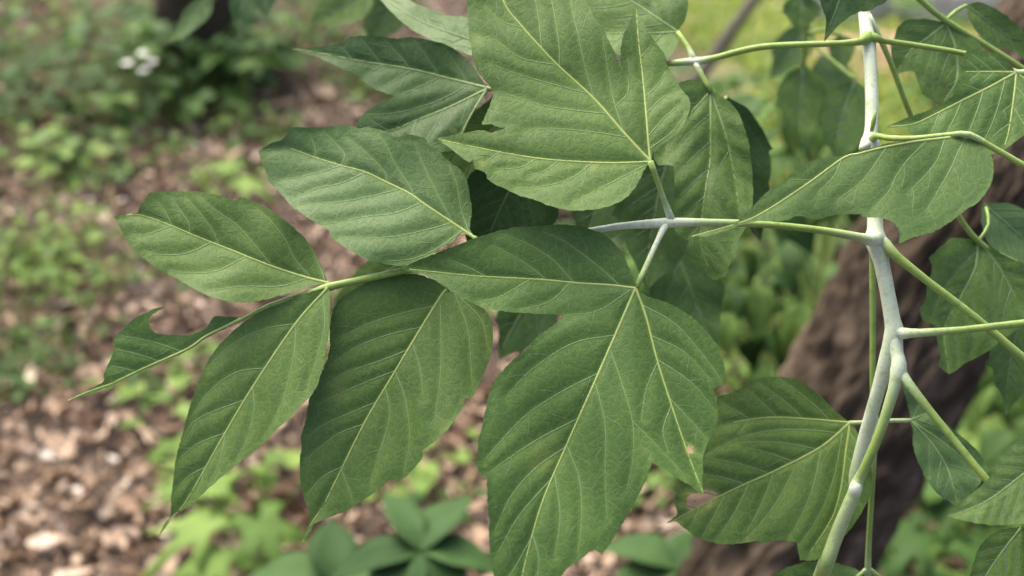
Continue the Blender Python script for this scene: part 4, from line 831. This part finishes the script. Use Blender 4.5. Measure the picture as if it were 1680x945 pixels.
# pale dead leaves lying on the litter
for (u, v, L) in [(147, 343, .04), (165, 272, .045), (60, 408, .04), (85, 770, .04), (190, 772, .028), (132, 824, .03), (205, 345, .04), (325, 250, .035), (180, 860, .035), (60, 880, .035)]:
    vv, ff = flake(rg, L, L * rg.uniform(.4, .7), .35); p = GR(u, v)
    o = link('dead_leaf', mesh('dead_leaf', vv, ff), PALE, None, (p.x, p.y, ground_h(p.x, p.y) + .022)); o.rotation_euler = (rg.uniform(-.2, .2), rg.uniform(-.2, .2), rg.uniform(0, 6))
    sm = o.modifiers.new('round', 'SUBSURF'); sm.levels = sm.render_levels = 1
    tag(o, 'bleached pale dead leaf lying on the brown litter', 'dead leaf', 'pale dead leaves on the litter')
# twigs on the ground
for (u0, v0, u1, v1) in [(205, 700, 262, 745), (640, 760, 700, 690), (1060, 860, 1110, 800), (330, 690, 250, 720), (40, 700, 120, 690)]:
    a, b_ = GR(u0, v0), GR(u1, v1); a.z = .03; b_.z = .028
    v, f = stem_geo((0, 0, 0), b_ - a, .006); o = link('fallen_twig', mesh('fallen_twig', v, f), LITTER, None, a)
    tag(o, 'thin brown fallen twig lying on the litter', 'twig', 'fallen twigs on the litter')

# dark young tree at the back left, and thin sapling behind the leaves
p = GR(325, 140); t2 = empty('tree_trunk', p); tag(t2, 'dark shadowy tree foot at the back above the white wildflower', 'tree')
BARK_SHADED = bark_mat('bark_shaded', (.018, .014, .008), (.040, .032, .019), (.08, .065, .04))  # shadow around the tree foot put into a darker bark colour
trunk('trunk', [(p + Vector((0, .05, -.05)), .20), (p + Vector((0, .05, .12)), .13), (p + Vector((.02, .07, .5)), .105), (p + Vector((.05, .1, 1.4)), .062), (p + Vector((.08, .1, 2.6)), .055)], t2, BARK_SHADED, .006, 70, .02)
q = GR(985, 385); t3 = empty('sapling_trunk', q); tag(t3, 'thin grey-brown leaning sapling in front of the grassy clearing', 'tree')
d3 = gd(985, 385, 0)
trunk('trunk', [(q + Vector((0, 0, -.03)), .020), (PT(1080, 222, d3), .017), (PT(1165, 100, d3), .016), (PT(1245, -12, d3), .015), (PT(1400, -220, d3), .013)], t3, BARK_GREY, .0015, 24, .02)
trunk('limb', [(PT(1170, 92, d3), .012), (PT(1225, 20, d3 - .03), .010), (PT(1290, -70, d3 - .08), .008)], t3, BARK_GREY, .001, 16, .02)

# concrete edging at the back right
cm, t, bs, o = new_mat('concrete'); tc = N(t, 'ShaderNodeTexCoord'); n = N(t, 'ShaderNodeTexNoise', Scale=14.0, Detail=6.0); t.links.new(tc.outputs['Object'], n.inputs['Vector'])
t.links.new(ramp(t, n.outputs[0], [(.3, (.36, .34, .33)), (.7, (.55, .53, .52))]), bs.inputs['Base Color']); bs.inputs['Roughness'].default_value = .9
import bmesh
def kerb(p, L, Wd, H, rz, m, name, label, cat):
    bm = bmesh.new(); bmesh.ops.create_cube(bm, size=1); bmesh.ops.scale(bm, vec=(L, Wd, H), verts=bm.verts); bmesh.ops.translate(bm, vec=(0, 0, H / 2 - .02), verts=bm.verts)
    bmesh.ops.bevel(bm, geom=bm.edges[:], offset=.012, segments=2, affect='EDGES')
    me = bpy.data.meshes.new(name); bm.to_mesh(me); bm.free(); ob = link(name, me, m, None, p); ob.rotation_euler = (0, 0, rz); tag(ob, label, cat)
pk = GR(1555, 40); kerb((pk.x, pk.y + .1, 0), 1.0, .22, .14, R(-4), cm, 'concrete_edging', 'pale concrete edging block behind the upper right leaves', 'kerb')
rm, t, bs, o = new_mat('red_soil'); tc = N(t, 'ShaderNodeTexCoord'); n = N(t, 'ShaderNodeTexNoise', Scale=20.0, Detail=6.0); t.links.new(tc.outputs['Object'], n.inputs['Vector'])
t.links.new(ramp(t, n.outputs[0], [(.3, (.20, .11, .07)), (.7, (.36, .24, .17))]), bs.inputs['Base Color']); bs.inputs['Roughness'].default_value = .95
V = [(0, 0, .03)]; F = []; K = 28
for r_ in (.5, 1):
    for k in range(K):
        a = 6.2832 * k / K; rr = r_ * (1 + .25 * noise.noise(Vector((math.cos(a), math.sin(a), 4)))); V.append((math.cos(a) * .62 * rr, math.sin(a) * .34 * rr, .028 if r_ < 1 else -.03))
for k in range(K):
    F.append((0, 1 + k, 1 + (k + 1) % K)); F.append((1 + k, 1 + K + k, 1 + K + (k + 1) % K, 1 + (k + 1) % K))
pk = GR(1500, 90); tag(link('soil_path', mesh('soil_path', V, F), rm, None, (pk.x, pk.y, 0)), kind='structure')
